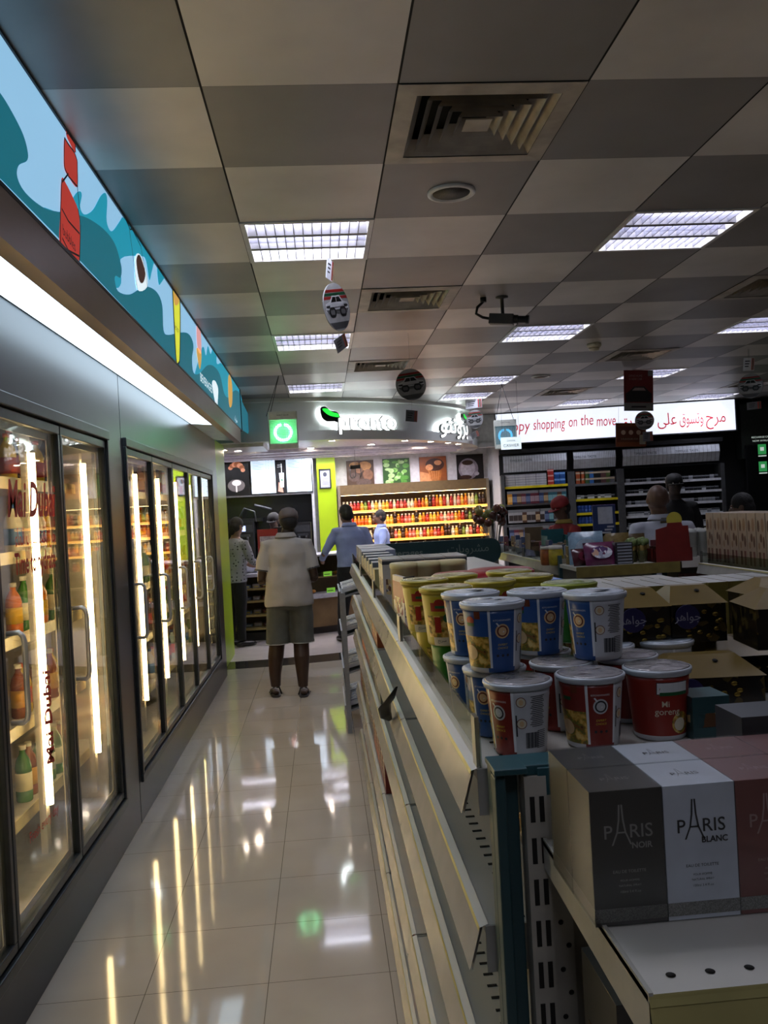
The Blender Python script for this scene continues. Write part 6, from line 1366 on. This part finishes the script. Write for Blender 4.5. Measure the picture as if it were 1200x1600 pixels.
    low = solid(b, 'shorts' if G('shorts') else 'trousers', bm2, t, .009, 4); folds(low, .02)
    if G('shorts'):
        for s in (-1, 1):
            fx, fy = G('feet', {}).get(s, (s*hx, 0)); kx = s*.095+(fx-s*.095)*.5; cx_ = kx*.5+s*.06
            b = B(); n = 36; b.tube([(cx_+.108*math.cos(2*PI*q/n), .118*math.sin(2*PI*q/n), zb+.004) for q in range(n+1)], .005, 6); b.build('hem_piping', M('white piping', '#b0b0ac', .7), low)
    # shirt
    c = G('top', '#8f8c86'); sm2 = G('topmat') or M('cloth '+c, c, .85, 0, 0, .07, 5, bump=.9); hem = G('hem', .93); b = B()
    puff = G('puff', 1.)
    b.loft([(bend((0,0,z)), rx, ry) for z, rx, ry in ((hem,.192*W_*puff,.142*W_*puff),(hem+.02,.194*W_*puff,.144*W_*puff),(1.08,.182*W_*puff,.138*W_),(1.20,.186*puff,.138),(1.32,.198,.134),(1.40,.180,.112),(1.45,.122,.092),(1.475,.082,.078))], 28, e=2.2)
    for s in (-1, 1):
        sh, el, wr = arms[s]
        if G('long'): b.tube([bend((s*.10,0,1.40)), sh, sh.lerp(el,.5), el, el.lerp(wr,.5), wr], [.066,.070,.062,.054,.047,.038], 16)
        else: b.tube([bend((s*.10,0,1.40)), sh, sh.lerp(el,.4), sh.lerp(el,.72)], [.064,.070,.070,.073], 16)
    shirt = solid(b, 'shirt', sm2, t, .009, 4); folds(shirt, .030)
    if G('cuffs'):
        for s in (-1, 1):
            sh, el, wr = arms[s]; b = B(); a_ = sh.lerp(el,.695); z_ = sh.lerp(el,.735); b.tube([a_, z_], [.0745,.0750], 20, sm=False); b.build('sleeve_trim', M('dark sleeve trim', '#3a3a3c', .7), shirt)
    if G('collar'):
        b = B(); b.lathe([(.074,1.512),(.082,1.506),(.099,1.476),(.102,1.468)], seg=28, sy=.92, caps=False, T=Matrix.Translation(bend((0,-.004,1.49))-Vector((0,0,1.49))))
        oc = b.build('collar', M('cloth2 '+G('collar'), G('collar'), .85), shirt); md = oc.modifiers.new('thick', 'SOLIDIFY'); md.thickness = .006
    # hair, cap
    if G('hair'):
        b = B(); hh = G('hair_len', 0); (b.ball((0,-.022,.033), .084, .098, .096, 0, 22, 16, ht @ Matrix.Rotation(R(-14), 4, 'X')) if not G('cap') else None)
        if hh: b.ball((0,-.07,-.02-hh), .06, .04, .06+hh, 0, 14, 10, ht)
        b.ball((0,-.038,-.012), .083, .078, .082, 0, 18, 10, ht); solid(b, 'hair', M('hair '+G('hair'), G('hair'), .75, 0, 0, .3, 60, bump=.5), t, .008, 3)
    if G('cap'):
        cm = M('cap '+G('cap'), G('cap'), .75, 0, 0, .25 if G('cap_print') else .1, 26, col2=G('cap_print')); rot = ht @ Matrix.Rotation(R(-6), 4, 'X')
        b = B(); b.lathe([(.088,-.0),(.091,.03),(.086,.065),(.062,.096),(.03,.11),(.0001,.113)], seg=28, T=rot @ Matrix.Translation((0,-.012,.012)), sy=1.16); cp = b.build('cap', cm, t)
        b = B(); dirb = G('brim', 1); P = [(.08*math.cos(R(a)), .07+.075*math.sin(R(a))) for a in range(0, 181, 15)]; b.prism([(x, y*dirb) for x, y in P]+[(-.07, .05*dirb), (.07, .05*dirb)], .014, .02, 0, rot); b.build('brim', cm, cp)
    # shoes
    sc_ = G('shoe', '#171616')
    for s in (-1, 1):
        fx, fy = G('feet', {}).get(s, (s*hx, 0)); b = B()
        if G('flip'):
            b.tube([(fx,fy-.085,.008),(fx,fy-.04,.008),(fx+s*.01,fy+.07,.008),(fx+s*.018,fy+.15,.008),(fx+s*.018,fy+.20,.008)], [.035,.045,.048,.056,.038], 14, 0, .18); b.tube([(fx-.045,fy+.02,.012),(fx-.02,fy+.07,.066),(fx+s*.01,fy+.14,.04)], .008, 8); b.tube([(fx+.05,fy+.02,.012),(fx+.03,fy+.07,.066),(fx+s*.01,fy+.14,.04)], .008, 8)
            b.build('flip_flop', M('sandal dark', '#211c19', .6), t)
        else:
            b.tube([(fx,fy-.085,.04),(fx,fy-.03,.052),(fx+s*.01,fy+.06,.042),(fx+s*.018,fy+.15,.032),(fx+s*.018,fy+.215,.026)], [.034,.046,.05,.052,.034], 14, 0, .75); b.build('shoe', M('shoe '+sc_, sc_, .35), t)
    return t
cust = person('person in pale grey polo shirt, cap and grey shorts standing in the aisle', (-.315, 7.22, 0), R(3), 1.60,
    dict(skin='#3a2519', top='#a39f98', low='#52544e', shorts=True, puff=1.03, girth=1.12, hem=.835, collar='#9a9690', cuffs=True, cap='#6f6b67', cap_print='#5f5250', brim=1, hair='#120e0c', flip=True, wide=1.0, calf=1.25,
         feet={-1:(-.165,.04), 1:(.085,-.06)}, arms={-1:((-.245,-.03,1.08),(-.20,.19,1.04)), 1:((.245,-.03,1.08),(.20,.19,1.04))}, head=(.035,.03,-.02), nod=-6))
pf = at(537, 1003, 2, 0)
person('person in light blue shirt and black trousers leaning at the counter, seen from behind', (at(548,850,1,9.95).x, 9.95, 0), R(8), 1.62,
    dict(skin='#6b4a38', top='#8290b8', low='#121214', long=True, hair='#0e0c0b', girth=1.02, hem=.95, collar='#8794bb', lean=.06, feet={-1:(-.15,.06), 1:(.08,-.02)}, arms={-1:((-.33,.02,1.15),(-.34,.22,1.06)), 1:((.27,-.02,1.12),(.20,.20,1.12))}, head=(-.03,.04,-.02), turn=20, nod=-14))
person('person in light blue shirt with dark hair seen in profile behind the counter', (at(596,830,1,12.72).x, 12.70, 0), R(96), 1.52,
    dict(skin='#5a3c2c', top='#7f8db5', low='#121214', long=True, hair='#14100e', collar='#7f8db5', hem=.93, arms={-1:((-.25,.05,1.14),(-.2,.25,1.06)), 1:((.25,.05,1.14),(.2,.25,1.06))}))
dots = None
def dotted():
    mt = bpy.data.materials.new('dotted sweatshirt'); mt.use_nodes = True; nt = mt.node_tree; N = nt.nodes; L = nt.links; b = N['Principled BSDF']; b.inputs['Roughness'].default_value = .85
    tc = N.new('ShaderNodeTexCoord'); v = N.new('ShaderNodeTexVoronoi'); v.inputs['Scale'].default_value = 22; v.inputs['Randomness'].default_value = .45; L.new(tc.outputs['Object'], v.inputs['Vector'])
    cr = N.new('ShaderNodeValToRGB'); cr.color_ramp.interpolation = 'CONSTANT'; cr.color_ramp.elements[0].color = (*lin('#23242c'), 1); cr.color_ramp.elements[1].position = .24; cr.color_ramp.elements[1].color = (*lin('#8f909c'), 1)
    L.new(v.outputs['Distance'], cr.inputs[0]); L.new(cr.outputs[0], b.inputs['Base Color']); return mt
person('person in dotted grey sweatshirt reaching over the counter beside the lime wall', (at(366,900,1,10.2).x, 10.15, 0), R(-42), 1.52,
    dict(skin='#8a6a5a', topmat=dotted(), low='#121214', long=True, hair='#100d0c', hair_len=.03, hem=.88, lean=.12, arms={-1:((-.24,.12,1.18),(-.14,.36,1.10)), 1:((.24,.10,1.16),(.14,.36,1.08))}, nod=-16))
person('person in black with dark cap behind the counter, half hidden by the polo shirt', (at(430,830,1,11.9).x, 11.75, 0), R(160), 1.56, dict(skin='#3a281f', top='#17181a', low='#111113', long=True, cap='#131315', hair='#0c0b0a', nod=-12))
person('bald person in white T-shirt seen from behind beyond the mustard shelf', (at(1034,800,1,6.0).x, 6.02, 0), R(-4), 1.61,
    dict(skin='#5a4032', top='#a4a7b3', low='#1a1b1f', girth=1.18, puff=1.05, hem=.84, wide=1.06, collar='#9a9da8', arms={-1:((-.28,-.02,1.12),(-.2,.2,1.0)), 1:((.28,-.02,1.12),(.2,.2,1.0))}, head=(-.02,.0,-.01)))
person('cashier in black with a black cap behind the bald person', (at(1064,790,1,8.6).x, 8.75, 0), R(170), 1.74, dict(skin='#2c1f19', top='#111214', low='#0f0f11', long=True, cap='#0f0f10', hair='#0b0a0a'))
person('person in red cap and red shirt bending over goods near the tobacco cabinets', (at(890,820,1,7.9).x, 7.95, 0), R(110), 1.56,
    dict(skin='#4a3226', top='#6f1719', low='#1a1a1c', long=True, cap='#7a1518', hair='#120e0c', lean=.10, collar='#7d6a2a', arms={-1:((-.22,.12,1.16),(-.14,.34,1.12)), 1:((.22,.12,1.16),(.14,.34,1.12))}, nod=-18))
person('person with dark hair and white collar, behind the patterned boxes at the right edge', (at(1176,800,1,6.2).x, 6.25, 0), R(60), 1.50, dict(skin='#5a4236', top='#a9acb0', low='#1a1a1c', long=True, hair='#0d0b0b', collar='#b3b5b9', lean=.06, nod=-10))
